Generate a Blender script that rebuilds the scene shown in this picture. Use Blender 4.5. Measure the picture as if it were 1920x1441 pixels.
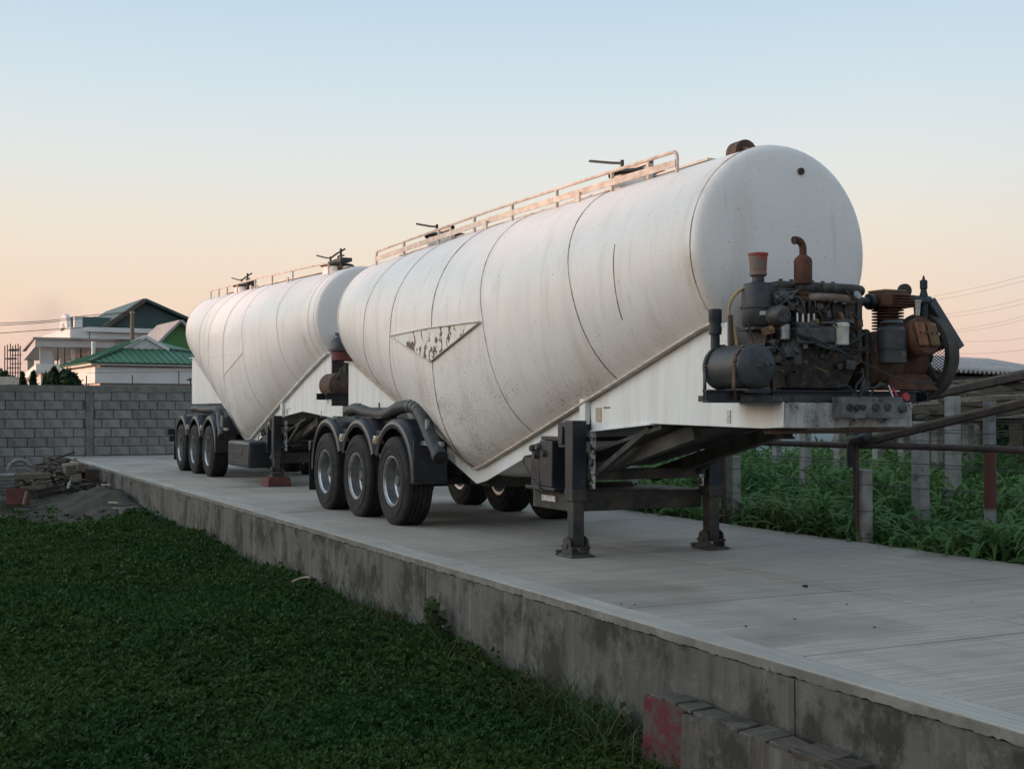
import bpy, bmesh, math, random
import numpy as np
from mathutils import Vector, Matrix, Euler
random.seed(7); RNG = np.random.default_rng(7)
S = bpy.context.scene
for o in list(bpy.data.objects): bpy.data.objects.remove(o)
C = S.collection
PI = math.pi
# ------------------------------------------------------------------ camera
F, W, H, HZ, VX, CAMH = 2350.0, 1920.0, 1441.0, 769.0, -182.0, 1.35
yaw = math.atan2(W/2-VX, F); pitch = math.atan2(HZ-H/2, F)
CAM = Vector((13.62, -5.193, CAMH))
fh = Vector((-math.cos(yaw), math.sin(yaw), 0)); RT = Vector((math.sin(yaw), math.cos(yaw), 0))
FW = fh*math.cos(pitch)+Vector((0, 0, 1))*math.sin(pitch); UP = RT.cross(FW)
cd = bpy.data.cameras.new('camera'); cam = bpy.data.objects.new('camera', cd); C.objects.link(cam)
cam.matrix_world = Matrix(((RT.x, UP.x, -FW.x, CAM.x), (RT.y, UP.y, -FW.y, CAM.y), (RT.z, UP.z, -FW.z, CAM.z), (0, 0, 0, 1)))
cd.sensor_width = 36; cd.lens = 36*F/W; cd.clip_end = 3000; cd.clip_start = .05
S.camera = cam
# ------------------------------------------------------------------ world and sun
SUN_AZ = math.atan2(-.90, -.42); SUN_EL = math.radians(2.0)
sdir = Vector((math.cos(SUN_AZ)*math.cos(SUN_EL), math.sin(SUN_AZ)*math.cos(SUN_EL), math.sin(SUN_EL)))
wd = bpy.data.worlds.new('World'); S.world = wd; wd.use_nodes = True
nt = wd.node_tree; nt.nodes.clear()
def lin(r, g, b):
    return tuple(((c/255)/12.92 if c/255 <= .04045 else ((c/255+.055)/1.055)**2.4) for c in (r, g, b))+(1,)
def N(tree, typ, **kw):
    n = tree.nodes.new(typ)
    for k, v in kw.items():
        if k.startswith('i_'): n.inputs[k[2:].replace('_', ' ')].default_value = v
        else: setattr(n, k, v)
    return n
tc = N(nt, 'ShaderNodeTexCoord'); sep = N(nt, 'ShaderNodeSeparateXYZ'); nt.links.new(tc.outputs['Generated'], sep.inputs[0])
asn = N(nt, 'ShaderNodeMath', operation='ARCSINE'); nt.links.new(sep.outputs['Z'], asn.inputs[0])
mr = N(nt, 'ShaderNodeMapRange'); mr.inputs['From Min'].default_value = 0; mr.inputs['From Max'].default_value = PI/2
nt.links.new(asn.outputs[0], mr.inputs['Value'])
def ramp(tree, stops):
    n = tree.nodes.new('ShaderNodeValToRGB'); e = n.color_ramp.elements
    while len(e) > 1: e.remove(e[-1])
    e[0].position = stops[0][0]; e[0].color = stops[0][1]
    for p, c in stops[1:]:
        k = e.new(p); k.color = c
    return n
# warm dusk band low down, pale blue above (elevation/90 deg)
rw = ramp(nt, [(0, lin(230, 190, 182)), (.014, lin(237, 199, 186)), (.032, lin(243, 210, 190)), (.055, lin(244, 220, 198)), (.085, lin(241, 229, 212)),
               (.120, lin(230, 233, 229)), (.160, lin(213, 228, 236)), (.205, lin(194, 217, 234)), (.30, lin(180, 205, 225)), (.55, lin(170, 193, 214)), (1, lin(162, 185, 207))])
nt.links.new(mr.outputs[0], rw.inputs[0])
# the sky away from the sunset is a little cooler
rc = ramp(nt, [(0, lin(196, 196, 212)), (.05, lin(192, 204, 222)), (.14, lin(190, 212, 230)), (.30, lin(176, 204, 225)), (.55, lin(168, 193, 214)), (1, lin(162, 185, 207))])
nt.links.new(mr.outputs[0], rc.inputs[0])
dt = N(nt, 'ShaderNodeVectorMath', operation='DOT_PRODUCT'); nt.links.new(tc.outputs['Generated'], dt.inputs[0])
dt.inputs[1].default_value = (math.cos(SUN_AZ), math.sin(SUN_AZ), 0)
mr2 = N(nt, 'ShaderNodeMapRange', interpolation_type='SMOOTHSTEP'); mr2.inputs['From Min'].default_value = -.85; mr2.inputs['From Max'].default_value = -.25
nt.links.new(dt.outputs['Value'], mr2.inputs['Value'])
mx = N(nt, 'ShaderNodeMix', data_type='RGBA'); nt.links.new(mr2.outputs[0], mx.inputs['Factor']); nt.links.new(rc.outputs[0], mx.inputs['A']); nt.links.new(rw.outputs[0], mx.inputs['B'])
gl = N(nt, 'ShaderNodeMapRange', interpolation_type='SMOOTHSTEP'); gl.inputs['From Min'].default_value = .38; gl.inputs['From Max'].default_value = 1; gl.inputs['To Min'].default_value = .98; gl.inputs['To Max'].default_value = 3.8
nt.links.new(dt.outputs['Value'], gl.inputs['Value'])
sky = N(nt, 'ShaderNodeTexSky', sky_type='NISHITA', sun_disc=False); sky.sun_elevation = SUN_EL; sky.sun_rotation = PI/2-SUN_AZ
sky.dust_density = 3
wt = N(nt, 'ShaderNodeMapRange', interpolation_type='SMOOTHSTEP'); wt.inputs['From Min'].default_value = .3; wt.inputs['From Max'].default_value = .9; nt.links.new(dt.outputs['Value'], wt.inputs['Value'])
wm = N(nt, 'ShaderNodeMix', data_type='RGBA', blend_type='MULTIPLY'); nt.links.new(wt.outputs[0], wm.inputs['Factor']); nt.links.new(mx.outputs['Result'], wm.inputs['A']); wm.inputs['B'].default_value = (1, .90, .80, 1)
bg1 = N(nt, 'ShaderNodeBackground'); nt.links.new(wm.outputs['Result'], bg1.inputs[0]); nt.links.new(gl.outputs[0], bg1.inputs[1])
bg2 = N(nt, 'ShaderNodeBackground'); nt.links.new(sky.outputs[0], bg2.inputs[0]); bg2.inputs[1].default_value = .012
ad = N(nt, 'ShaderNodeAddShader'); nt.links.new(bg1.outputs[0], ad.inputs[0]); nt.links.new(bg2.outputs[0], ad.inputs[1])
wo = N(nt, 'ShaderNodeOutputWorld'); nt.links.new(ad.outputs[0], wo.inputs[0])
sl = bpy.data.lights.new('sun', 'SUN'); sl.energy = 3.6; sl.color = (1, .56, .38); sl.angle = math.radians(1.5)
so = bpy.data.objects.new('sun', sl); C.objects.link(so); so.rotation_euler = sdir.to_track_quat('Z', 'Y').to_euler(); so.location = (0, -20, 20)
S.view_settings.view_transform = 'Standard'; S.view_settings.look = 'None'; S.view_settings.exposure = 0; S.view_settings.gamma = 1
S.render.resolution_x = 1024; S.render.resolution_y = 768
# ------------------------------------------------------------------ helpers
def ray(px, py): return FW+RT*((px-W/2)/F)-UP*((py-H/2)/F)
def on(ax, v, px, py):
    d = ray(px, py); return CAM+d*((v-CAM[ax])/d[ax])
def onx(px, py, v): return on(0, v, px, py)
def ony(px, py, v): return on(1, v, px, py)
def onz(px, py, v): return on(2, v, px, py)
def at(px, py, depth): return CAM+ray(px, py)*depth
V = Vector

WC = set()      # roots whose parts are modelled in world coordinates
class MB:
    def __init__(s): s.v = []; s.f = []
    def add(s, vs, fs):
        b = len(s.v); s.v += [tuple(p) for p in vs]; s.f += [tuple(i+b for i in f) for f in fs]; return s
    def box(s, c, d, rot=None):
        c = V(c); R = Euler(rot).to_matrix() if rot is not None and not isinstance(rot, Matrix) else (rot or Matrix.Identity(3))
        vs = [c+R@V((x*d[0]/2, y*d[1]/2, z*d[2]/2)) for x in (-1, 1) for y in (-1, 1) for z in (-1, 1)]
        return s.add(vs, [(0, 1, 3, 2), (4, 6, 7, 5), (0, 4, 5, 1), (2, 3, 7, 6), (0, 2, 6, 4), (1, 5, 7, 3)])
    def bx(s, a, b): return s.box([(a[i]+b[i])/2 for i in range(3)], [abs(a[i]-b[i]) for i in range(3)])
    def hexa(s, p): return s.add(p, [(0, 3, 2, 1), (4, 5, 6, 7), (0, 1, 5, 4), (1, 2, 6, 5), (2, 3, 7, 6), (3, 0, 4, 7)])
    def bar(s, a, b, w, h, up=(0, 0, 1)):
        a, b = V(a), V(b); d = (b-a).normalized(); u = V(up)
        if abs(d.dot(u)) > .98: u = V((1, 0, 0))
        x = d.cross(u).normalized(); z = x.cross(d)
        o = [x*(-w/2)+z*(-h/2), x*(w/2)+z*(-h/2), x*(w/2)+z*(h/2), x*(-w/2)+z*(h/2)]
        return s.hexa([a+k for k in o]+[b+k for k in o])
    def lathe(s, prof, o, ax, n=24, cap=False):
        o = V(o); ax = V(ax).normalized(); t = V((0, 0, 1)) if abs(ax.z) < .9 else V((1, 0, 0)); x = ax.cross(t).normalized(); y = ax.cross(x)
        vs = []; fs = []
        for r, h in prof:
            for i in range(n):
                a = 2*PI*i/n; vs.append(o+ax*h+x*(r*math.cos(a))+y*(r*math.sin(a)))
        for j in range(len(prof)-1):
            for i in range(n):
                k = (i+1) % n; fs.append((j*n+i, j*n+k, (j+1)*n+k, (j+1)*n+i))
        if cap: fs.append(tuple(range(n-1, -1, -1))); fs.append(tuple((len(prof)-1)*n+i for i in range(n)))
        return s.add(vs, fs)
    def cyl(s, a, b, r, r2=None, n=16):
        a, b = V(a), V(b); return s.lathe([(r, 0), (r if r2 is None else r2, (b-a).length)], a, b-a, n, True)
    def tube(s, pts, r, n=8, closed=False):
        pts = [V(p) for p in pts]; m = len(pts); rs = r if isinstance(r, (list, tuple)) else [r]*m
        d0 = (pts[1]-pts[0]).normalized(); u = d0.cross(V((0, 0, 1)))
        if u.length < .05: u = d0.cross(V((1, 0, 0)))
        u.normalize(); vs = []; fs = []
        for i, p in enumerate(pts):
            if closed: d = pts[(i+1) % m]-pts[i-1]
            else: d = pts[min(i+1, m-1)]-pts[max(i-1, 0)]
            d.normalize(); u = (u-d*u.dot(d)).normalized(); w = d.cross(u)
            vs += [p+u*(rs[i]*math.cos(2*PI*k/n))+w*(rs[i]*math.sin(2*PI*k/n)) for k in range(n)]
        for i in range(m if closed else m-1):
            j = (i+1) % m
            for k in range(n): l = (k+1) % n; fs.append((i*n+k, i*n+l, j*n+l, j*n+k))
        if not closed: fs.append(tuple(range(n-1, -1, -1))); fs.append(tuple((m-1)*n+k for k in range(n)))
        return s.add(vs, fs)
    def prism(s, poly, ext):
        ext = V(ext); n = len(poly); p = [V(q) for q in poly]
        return s.add(p+[q+ext for q in p], [tuple(range(n-1, -1, -1)), tuple(range(n, 2*n))]+[(i, (i+1) % n, n+(i+1) % n, n+i) for i in range(n)])
    def grid(s, f, nu, nv):
        vs = [f(i/nu, j/nv) for i in range(nu+1) for j in range(nv+1)]
        return s.add(vs, [(i*(nv+1)+j, (i+1)*(nv+1)+j, (i+1)*(nv+1)+j+1, i*(nv+1)+j+1) for i in range(nu) for j in range(nv)])
    def jit(s, a, seed=0):
        r = random.Random(seed); s.v = [(x+r.uniform(-a, a), y+r.uniform(-a, a), z+r.uniform(-a, a)) for x, y, z in s.v]; return s
    def build(s, name, mat, parent=None, bevel=0, ang=38, seg=2, loc=None, **tags):
        me = bpy.data.meshes.new(name); me.from_pydata(s.v, [], s.f); 
        bm = bmesh.new(); bm.from_mesh(me); bmesh.ops.recalc_face_normals(bm, faces=bm.faces); bm.to_mesh(me); bm.free()
        me.polygons.foreach_set('use_smooth', [True]*len(me.polygons)); me.set_sharp_from_angle(angle=math.radians(ang))
        me.materials.append(mat); o = bpy.data.objects.new(name, me); C.objects.link(o)
        if parent:
            o.parent = parent
            if parent.name in WC: o.matrix_parent_inverse = Matrix.Translation(-parent.location)
        if loc is not None: o.location = loc
        if bevel:
            b = o.modifiers.new('bevel', 'BEVEL'); b.width = bevel; b.segments = seg; b.limit_method = 'ANGLE'; b.angle_limit = math.radians(40); b.harden_normals = False
        for k, v in tags.items(): o[k] = v
        return o
def thing(name, label, cat, loc=(0, 0, 0), group=None, rotz=0):
    o = bpy.data.objects.new(name, None); C.objects.link(o); o.location = loc; o.rotation_euler = (0, 0, rotz); o.empty_display_size = .2
    o['label'] = label; o['category'] = cat
    if group: o['group'] = group
    return o
def wthing(*a, **k):
    o = thing(*a, **k); WC.add(o.name); return o
def copy_tree(o, parent=None, loc=None):
    c = o.copy(); C.objects.link(c)
    if parent: c.parent = parent
    if loc is not None: c.location = loc
    for ch in list(o.children): copy_tree(ch, c)
    return c
def arc(c, r, a0, a1, n, ax1, ax2):
    return [V(c)+V(ax1)*(r*math.cos(a0+(a1-a0)*i/n))+V(ax2)*(r*math.sin(a0+(a1-a0)*i/n)) for i in range(n+1)]
def spline(pts, n=8):
    p = [V(q) for q in pts]; p = [p[0]*2-p[1]]+p+[p[-1]*2-p[-2]]; out = []
    for i in range(1, len(p)-2):
        for k in range(n):
            t = k/n; a, b, c, d = p[i-1:i+3]
            out.append(.5*((2*b)+(c-a)*t+(2*a-5*b+4*c-d)*t*t+(3*b-a-3*c+d)*t**3))
    out.append(p[-2]); return out
# ------------------------------------------------------------------ materials
def base(name, rough=.6, metal=0, spec=.4):
    m = bpy.data.materials.new(name); m.use_nodes = True; t = m.node_tree; b = t.nodes['Principled BSDF']
    b.inputs['Roughness'].default_value = rough; b.inputs['Metallic'].default_value = metal; b.inputs['Specular IOR Level'].default_value = spec
    return m, t, b
def c4(c): return tuple(c)+(1,) if len(c) == 3 else tuple(c)
def noise(t, scale, detail=4, rough=.6, st=(1, 1, 1), coord='Object', dist=0, off=(0, 0, 0)):
    tcn = N(t, 'ShaderNodeTexCoord'); mp = N(t, 'ShaderNodeMapping'); mp.inputs['Scale'].default_value = st; mp.inputs['Location'].default_value = off
    t.links.new(tcn.outputs[coord], mp.inputs[0]); n = N(t, 'ShaderNodeTexNoise'); n.inputs['Scale'].default_value = scale; n.inputs['Detail'].default_value = detail
    n.inputs['Roughness'].default_value = rough; n.inputs['Distortion'].default_value = dist; t.links.new(mp.outputs[0], n.inputs['Vector']); return n.outputs['Fac']
def rng(t, sock, a, b, c=0, d=1, smooth=False):
    n = N(t, 'ShaderNodeMapRange'); n.inputs['From Min'].default_value = a; n.inputs['From Max'].default_value = b; n.inputs['To Min'].default_value = c; n.inputs['To Max'].default_value = d
    t.links.new(sock, n.inputs['Value']); return n.outputs[0]
def mix(t, f, a, b, blend='MIX'):
    n = N(t, 'ShaderNodeMix', data_type='RGBA', blend_type=blend)
    for k, v in (('Factor', f), ('A', a), ('B', b)):
        if hasattr(v, 'is_linked'): t.links.new(v, n.inputs[k])
        else: n.inputs[k].default_value = v if k == 'Factor' else c4(v)
    return n.outputs['Result']
def math2(t, op, a, b):
    n = N(t, 'ShaderNodeMath', operation=op)
    for i, v in enumerate((a, b)):
        if hasattr(v, 'is_linked'): t.links.new(v, n.inputs[i])
        else: n.inputs[i].default_value = v
    return n.outputs[0]
def bump(t, b, h, strength=.3, dist=.01):
    n = N(t, 'ShaderNodeBump'); n.inputs['Strength'].default_value = strength; n.inputs['Distance'].default_value = dist
    t.links.new(h, n.inputs['Height']); t.links.new(n.outputs[0], b.inputs['Normal'])
def coordz(t, comp='Z', space='Object'):
    tcn = N(t, 'ShaderNodeTexCoord'); s = N(t, 'ShaderNodeSeparateXYZ'); t.links.new(tcn.outputs[space], s.inputs[0]); return s.outputs[comp]
def objrand(t):
    return N(t, 'ShaderNodeObjectInfo').outputs['Random']
def simple(name, col, col2=None, rough=.6, metal=0, scale=5, lo=.4, hi=.65, st=(1, 1, 1), grime=None, gs=9, glo=.55, ghi=.7, bp=.15, bs=40, spec=.4, vary=0):
    m, t, b = base(name, rough, metal, spec)
    c2 = col2 or tuple(x*.7 for x in col)
    res = mix(t, rng(t, noise(t, scale, st=st), lo, hi), col, c2)
    if grime: res = mix(t, rng(t, noise(t, gs, 6, .7, off=(3, 1, 7)), glo, ghi), res, grime)
    if vary:
        res = mix(t, 1.0, res, (1, 1, 1), 'MULTIPLY'); hs = N(t, 'ShaderNodeHueSaturation'); t.links.new(res, hs.inputs['Color'])
        t.links.new(rng(t, objrand(t), 0, 1, 1-vary, 1+vary), hs.inputs['Value']); res = hs.outputs[0]
    t.links.new(res, b.inputs['Base Color'])
    if bp: bump(t, b, noise(t, bs, 3), bp, .01)
    return m
MT = {}
# tank paint: chalky white, run-down streaks, specks and rust
def tank_mat(name, rust, spk):
    m, t, b = base(name, .42, 0, .45)
    z = coordz(t, 'Z')
    col = mix(t, rng(t, noise(t, 1.3, 3), .35, .7), (.83, .775, .735), (.765, .71, .67))
    st = noise(t, 2.2, 5, .65, st=(2.6, 1.0, .16)); col = mix(t, math2(t, 'MULTIPLY', rng(t, st, .52, .78), .55), col, (.56, .47, .385))
    st2 = noise(t, 3.0, 4, .6, st=(5, 3, .22), off=(4, 2, 1)); col = mix(t, math2(t, 'MULTIPLY', rng(t, st2, .6, .75), .28*rust), col, (.50, .30, .15))
    # splash dirt: mottled clouds made of fine specks
    cl = rng(t, noise(t, .9, 4, .7, off=(9, 0, 3)), .36, .68); low = rng(t, z, 2.3, .9)
    den = math2(t, 'MULTIPLY', cl, low); fine = noise(t, 75, 2, .6)
    thr = math2(t, 'SUBTRACT', .685, math2(t, 'MULTIPLY', den, .26)); sp = rng(t, math2(t, 'SUBTRACT', fine, thr), 0, .04)
    col = mix(t, math2(t, 'MULTIPLY', sp, .85), col, (.12, .085, .055))
    wash = math2(t, 'MULTIPLY', math2(t, 'MULTIPLY', den, rng(t, noise(t, 5, 6, .75), .40, .66)), .55); col = mix(t, wash, col, (.33, .26, .15))
    xx = coordz(t, 'X'); rim = math2(t, 'MULTIPLY', rng(t, xx, 5.33, 5.43), rng(t, noise(t, 2.4, 5, .7, off=(6, 1, 0)), .46, .64)); rim = math2(t, 'MULTIPLY', rim, rng(t, xx, 5.52, 5.44)); col = mix(t, math2(t, 'MULTIPLY', rim, .5), col, (.42, .25, .12))
    rs = noise(t, 26, 3, .6, off=(1, 5, 2)); col = mix(t, rng(t, rs, .725-spk*.01, .745), col, (.07, .035, .018))
    t.links.new(col, b.inputs['Base Color']); bump(t, b, noise(t, 2.6, 2), .12, .02)
    t.links.new(rng(t, noise(t, 6), .3, .7, .34, .55), b.inputs['Roughness'])
    return m
MT['tank'] = tank_mat('tank_paint', 1, 1); MT['tank2'] = tank_mat('tank_paint_clean', .35, -2)
def patch_mat():
    m, t, b = base('rust_patch', .5)
    n1 = noise(t, 10.5, 4, .55, st=(1, 1, .75), off=(2.3, 0, 1.1)); z = coordz(t, 'Z')
    band = rng(t, z, 2.35, 1.86); f = rng(t, math2(t, 'ADD', n1, math2(t, 'MULTIPLY', band, .13)), .60, .615)
    col = mix(t, rng(t, noise(t, 7), .4, .7), (.78, .76, .72), (.70, .64, .55)); col = mix(t, f, col, mix(t, noise(t, 40), (.05, .028, .018), (.12, .06, .03)))
    t.links.new(col, b.inputs['Base Color']); return m
MT['patch'] = patch_mat()
MT['seam'] = simple('weld_seam', (.50, .43, .36), (.14, .085, .052), .7, scale=3.5, lo=.42, hi=.58)
MT['seam2'] = simple('weld_seam_pale', (.60, .56, .53), (.44, .40, .37), .6, scale=5)
MT['white'] = simple('frame_white', (.74, .735, .72), (.60, .585, .56), .5, scale=2.2, lo=.4, hi=.75, st=(3, 3, .35), grime=(.20, .12, .07), gs=14, glo=.69, ghi=.76, bp=.06, bs=12)
MT['neck'] = simple('neck_dirty', (.46, .45, .43), (.20, .19, .175), .7, scale=3, lo=.38, hi=.62, st=(2.5, 2.5, .7), grime=(.07, .055, .045), gs=9, glo=.54, ghi=.66, bp=.15, bs=20)
MT['rail'] = simple('rail_paint', (.62, .55, .48), (.45, .36, .29), .6, scale=8, grime=(.14, .07, .04), gs=22, glo=.66, ghi=.72)
MT['black'] = simple('black_paint', (.011, .014, .021), (.022, .025, .031), .48, scale=5, grime=(.075, .072, .068), gs=14, glo=.60, ghi=.78)
MT['chassis'] = simple('chassis_dirty', (.03, .029, .028), (.07, .062, .052), .75, scale=5, grime=(.12, .09, .06), gs=12, glo=.58, ghi=.75)
MT['fender'] = simple('fender_plastic', (.017, .020, .028), (.030, .033, .040), .42, scale=3, grime=(.07, .07, .07), gs=6, glo=.55, ghi=.8, bp=.05)
MT['tyre'] = simple('tyre_rubber', (.016, .016, .017), (.032, .030, .028), .82, scale=7, grime=(.06, .055, .048), gs=4, glo=.5, ghi=.8, bp=.2, bs=60, spec=.25)
MT['rim'] = simple('rim_alloy', (.42, .43, .45), (.26, .255, .25), .38, .85, scale=6, grime=(.07, .055, .04), gs=10, glo=.58, ghi=.78, bp=.05)
MT['hub'] = simple('hub_dark', (.07, .07, .07), (.14, .13, .12), .5, .5, scale=9)
MT['hose'] = simple('rubber_hose', (.018, .020, .024), (.04, .04, .042), .6, scale=9, grime=(.10, .09, .08), gs=7, glo=.58, ghi=.75)
MT['rust'] = simple('rusty_iron', (.125, .048, .026), (.055, .026, .017), .85, scale=9, lo=.35, hi=.65, grime=(.25, .12, .06), gs=20, glo=.6, ghi=.75, bp=.4, bs=70)
MT['rustl'] = simple('rust_light', (.24, .10, .045), (.12, .05, .028), .85, scale=10, bp=.4, bs=60)
MT['rust2'] = simple('rust_brown', (.10, .055, .036), (.045, .03, .024), .8, scale=8, grime=(.18, .09, .05), gs=16, bp=.35, bs=60)
MT['ochre'] = simple('ochre_iron', (.22, .13, .06), (.10, .055, .03), .8, scale=9, grime=(.10, .09, .06), gs=14, bp=.3)
MT['engine'] = simple('engine_grime', (.022, .021, .020), (.060, .050, .041), .66, scale=11, grime=(.15, .115, .08), gs=19, glo=.54, ghi=.72, bp=.5, bs=60)
MT['engine2'] = simple('engine_grey', (.085, .083, .080), (.035, .034, .034), .6, .2, scale=12, grime=(.17, .15, .12), gs=20, bp=.4, bs=70)
MT['bluegrey'] = simple('bluegrey_paint', (.046, .050, .055), (.026, .027, .029), .5, scale=7, grime=(.105, .092, .078), gs=10, glo=.58, ghi=.78, bp=.05)
MT['manifold'] = simple('manifold_pale', (.28, .22, .18), (.14, .09, .065), .8, scale=9, bp=.3)
MT['redpaint'] = simple('faded_red', (.33, .055, .030), (.16, .12, .10), .6, scale=7, lo=.45, hi=.55)
MT['redbowl'] = simple('dull_red_bowl', (.17, .028, .02), (.09, .04, .03), .6, scale=9)
MT['red'] = simple('red_plastic', (.42, .03, .035), None, .45)
MT['steel'] = simple('galvanised', (.30, .31, .32), (.20, .205, .21), .45, .55, scale=7, grime=(.09, .085, .08), gs=9, glo=.55, ghi=.75)
MT['boxgrey'] = simple('grey_box', (.16, .165, .165), (.085, .085, .082), .7, .1, scale=6, grime=(.03, .028, .026), gs=8, glo=.55, ghi=.65)
MT['chrome'] = simple('bright_metal', (.55, .55, .55), (.35, .34, .33), .3, .9)
MT['cream'] = simple('cream_filter', (.52, .49, .43), (.36, .32, .27), .5, scale=10)
MT['yellow'] = simple('yellow_hose', (.42, .27, .09), (.24, .15, .06), .5, scale=14)
MT['lamp'] = simple('lamp_lens', (.62, .58, .46), (.45, .28, .12), .25, scale=16)
MT['label'] = simple('paper_label', (.55, .54, .50), (.34, .32, .29), .6, scale=30)
MT['orange'] = simple('reflector_sticker', (.46, .33, .22), (.30, .25, .20), .5, scale=20)
MT['sticker'] = simple('sticker_dark', (.05, .05, .05), (.16, .10, .08), .5, scale=20)
# yard
def deck_mat():
    m, t, b = base('deck_concrete', .82, 0, .3)
    br = noise(t, 1, 6, .75, st=(55, 1.1, 1), coord='Object', off=(0, 0, 0)); bl = noise(t, .55, 5, .62)
    col = mix(t, rng(t, bl, .34, .68), (.435, .385, .328), (.318, .283, .243))
    col = mix(t, math2(t, 'MULTIPLY', rng(t, br, .42, .60), .62), col, (.185, .168, .150))
    br2 = noise(t, 1, 4, .7, st=(9, .35, 1), off=(3, 3, 0)); col = mix(t, math2(t, 'MULTIPLY', rng(t, br2, .52, .72), .42), col, (.49, .455, .405))
    stn = noise(t, .8, 3, .5, st=(1, .55, 1), off=(5.5, 2, 0)); col = mix(t, math2(t, 'MULTIPLY', rng(t, stn, .58, .70), .55), col, (.145, .12, .095))
    trk = noise(t, 1, 4, .6, st=(.25, 3.2, 1), off=(2, 9, 0)); col = mix(t, math2(t, 'MULTIPLY', rng(t, trk, .52, .68), .30), col, (.17, .16, .145))
    dots = noise(t, 7, 2, .5, st=(1, 1, 1), off=(1, 7, 0)); col = mix(t, rng(t, dots, .76, .79), col, (.05, .045, .04))
    hs = N(t, 'ShaderNodeHueSaturation'); t.links.new(col, hs.inputs['Color']); t.links.new(rng(t, objrand(t), 0, 1, .93, 1.07), hs.inputs['Value'])
    t.links.new(hs.outputs[0], b.inputs['Base Color']); bump(t, b, br, .5, .006); return m
MT['deck'] = deck_mat()
def strip_mat():
    m, t, b = base('strip_concrete', .82, 0, .3)
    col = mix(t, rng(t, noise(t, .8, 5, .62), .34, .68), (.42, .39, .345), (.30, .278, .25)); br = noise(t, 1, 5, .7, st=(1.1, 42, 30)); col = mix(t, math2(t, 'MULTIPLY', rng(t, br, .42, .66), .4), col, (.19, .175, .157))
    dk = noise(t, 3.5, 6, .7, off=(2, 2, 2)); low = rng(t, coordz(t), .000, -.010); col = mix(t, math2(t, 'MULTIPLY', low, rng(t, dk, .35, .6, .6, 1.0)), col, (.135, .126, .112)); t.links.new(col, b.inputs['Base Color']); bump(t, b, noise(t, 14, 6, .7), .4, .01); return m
MT['strip'] = strip_mat()
def wall_mat(name, c1, c2, c3):
    m, t, b = base(name, .9, 0, .2)
    col = mix(t, rng(t, noise(t, .9, 5, .6), .35, .68), c1, c2)
    vs = noise(t, 1, 5, .65, st=(5.5, 1, .55)); col = mix(t, math2(t, 'MULTIPLY', rng(t, vs, .46, .66), .55), col, c3)
    vb = noise(t, 1, 3, .5, st=(9, 1, .25), off=(7, 0, 0)); col = mix(t, math2(t, 'MULTIPLY', rng(t, vb, .56, .66), .45), col, (.21, .20, .175))
    bt_ = noise(t, 2.2, 6, .72, st=(1, 1, .8), off=(3, 4, 5)); col = mix(t, math2(t, 'MULTIPLY', rng(t, bt_, .48, .59), .85), col, (.036, .033, .028))
    bt2 = noise(t, 5, 6, .75, off=(8, 4, 2)); col = mix(t, math2(t, 'MULTIPLY', rng(t, bt2, .56, .66), .5), col, (.19, .18, .16))
    pit = noise(t, 30, 3, .6); col = mix(t, rng(t, pit, .69, .73), col, (.03, .028, .024))
    t.links.new(col, b.inputs['Base Color']); bump(t, b, noise(t, 9, 6, .7), .45, .02); return m
MT['wallc'] = wall_mat('stained_concrete', (.150, .140, .122), (.100, .094, .083), (.048, .043, .036))
MT['edge'] = wall_mat('edge_concrete', (.16, .155, .145), (.11, .108, .10), (.07, .066, .06))
MT['block'] = simple('cinder_block', (.245, .235, .222), (.185, .178, .170), .92, scale=2.5, grime=(.085, .08, .075), gs=6, glo=.55, ghi=.75, bp=.5, bs=45, vary=.13, spec=.15)
MT['mortar'] = simple('mortar', (.120, .113, .105), (.07, .066, .06), .95, scale=8, bp=.5)
MT['pillar'] = simple('cast_pillar', (.20, .185, .165), (.13, .122, .11), .95, scale=4, bp=.6, bs=25)
MT['soil'] = simple('grass_soil', (.020, .026, .012), (.036, .034, .022), .95, scale=1.2, bp=.4, bs=8, spec=.1)
MT['dirt'] = simple('grey_dirt', (.078, .068, .058), (.045, .040, .034), .95, scale=3, grime=(.04, .038, .03), gs=9, bp=.6, bs=14, spec=.1)
def leaf_mat(name, a, b_, sc=2, tr=.25):
    m, t, b = base(name, .65, 0, .15)
    col = mix(t, rng(t, noise(t, sc, 3), .35, .65), a, b_)
    col = mix(t, math2(t, 'MULTIPLY', rng(t, noise(t, 37, 1), .45, .7), .6), col, tuple(x*1.7 for x in a)); t.links.new(col, b.inputs['Base Color'])
    tl = N(t, 'ShaderNodeBsdfTranslucent'); t.links.new(col, tl.inputs[0]); ms = N(t, 'ShaderNodeMixShader'); ms.inputs[0].default_value = tr
    t.links.new(b.outputs[0], ms.inputs[1]); t.links.new(tl.outputs[0], ms.inputs[2]); t.links.new(ms.outputs[0], t.nodes['Material Output'].inputs['Surface']); return m
MT['lawn'] = leaf_mat('clover_leaf', (.021, .058, .014), (.050, .080, .017), .55)
MT['crop'] = leaf_mat('maize_leaf', (.070, .150, .048), (.115, .180, .055), .8, .3)
MT['weed'] = leaf_mat('weed_leaf', (.05, .075, .03), (.09, .085, .045), 3)
MT['tree'] = leaf_mat('tree_leaf', (.022, .045, .022), (.04, .06, .028), .6)
MT['wood'] = simple('grey_timber', (.155, .125, .095), (.085, .068, .052), .9, scale=6, st=(.4, 4, 4), grime=(.22, .185, .14), gs=7, glo=.58, ghi=.75, bp=.3, vary=.3)
MT['wood2'] = simple('pale_timber', (.27, .22, .165), (.15, .12, .09), .9, scale=6, st=(.4, 4, 4), bp=.3, vary=.2)
MT['scrapw'] = simple('damp_timber', (.085, .068, .052), (.045, .036, .029), .9, scale=6, st=(.4, 4, 4), bp=.3, vary=.35)
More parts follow.
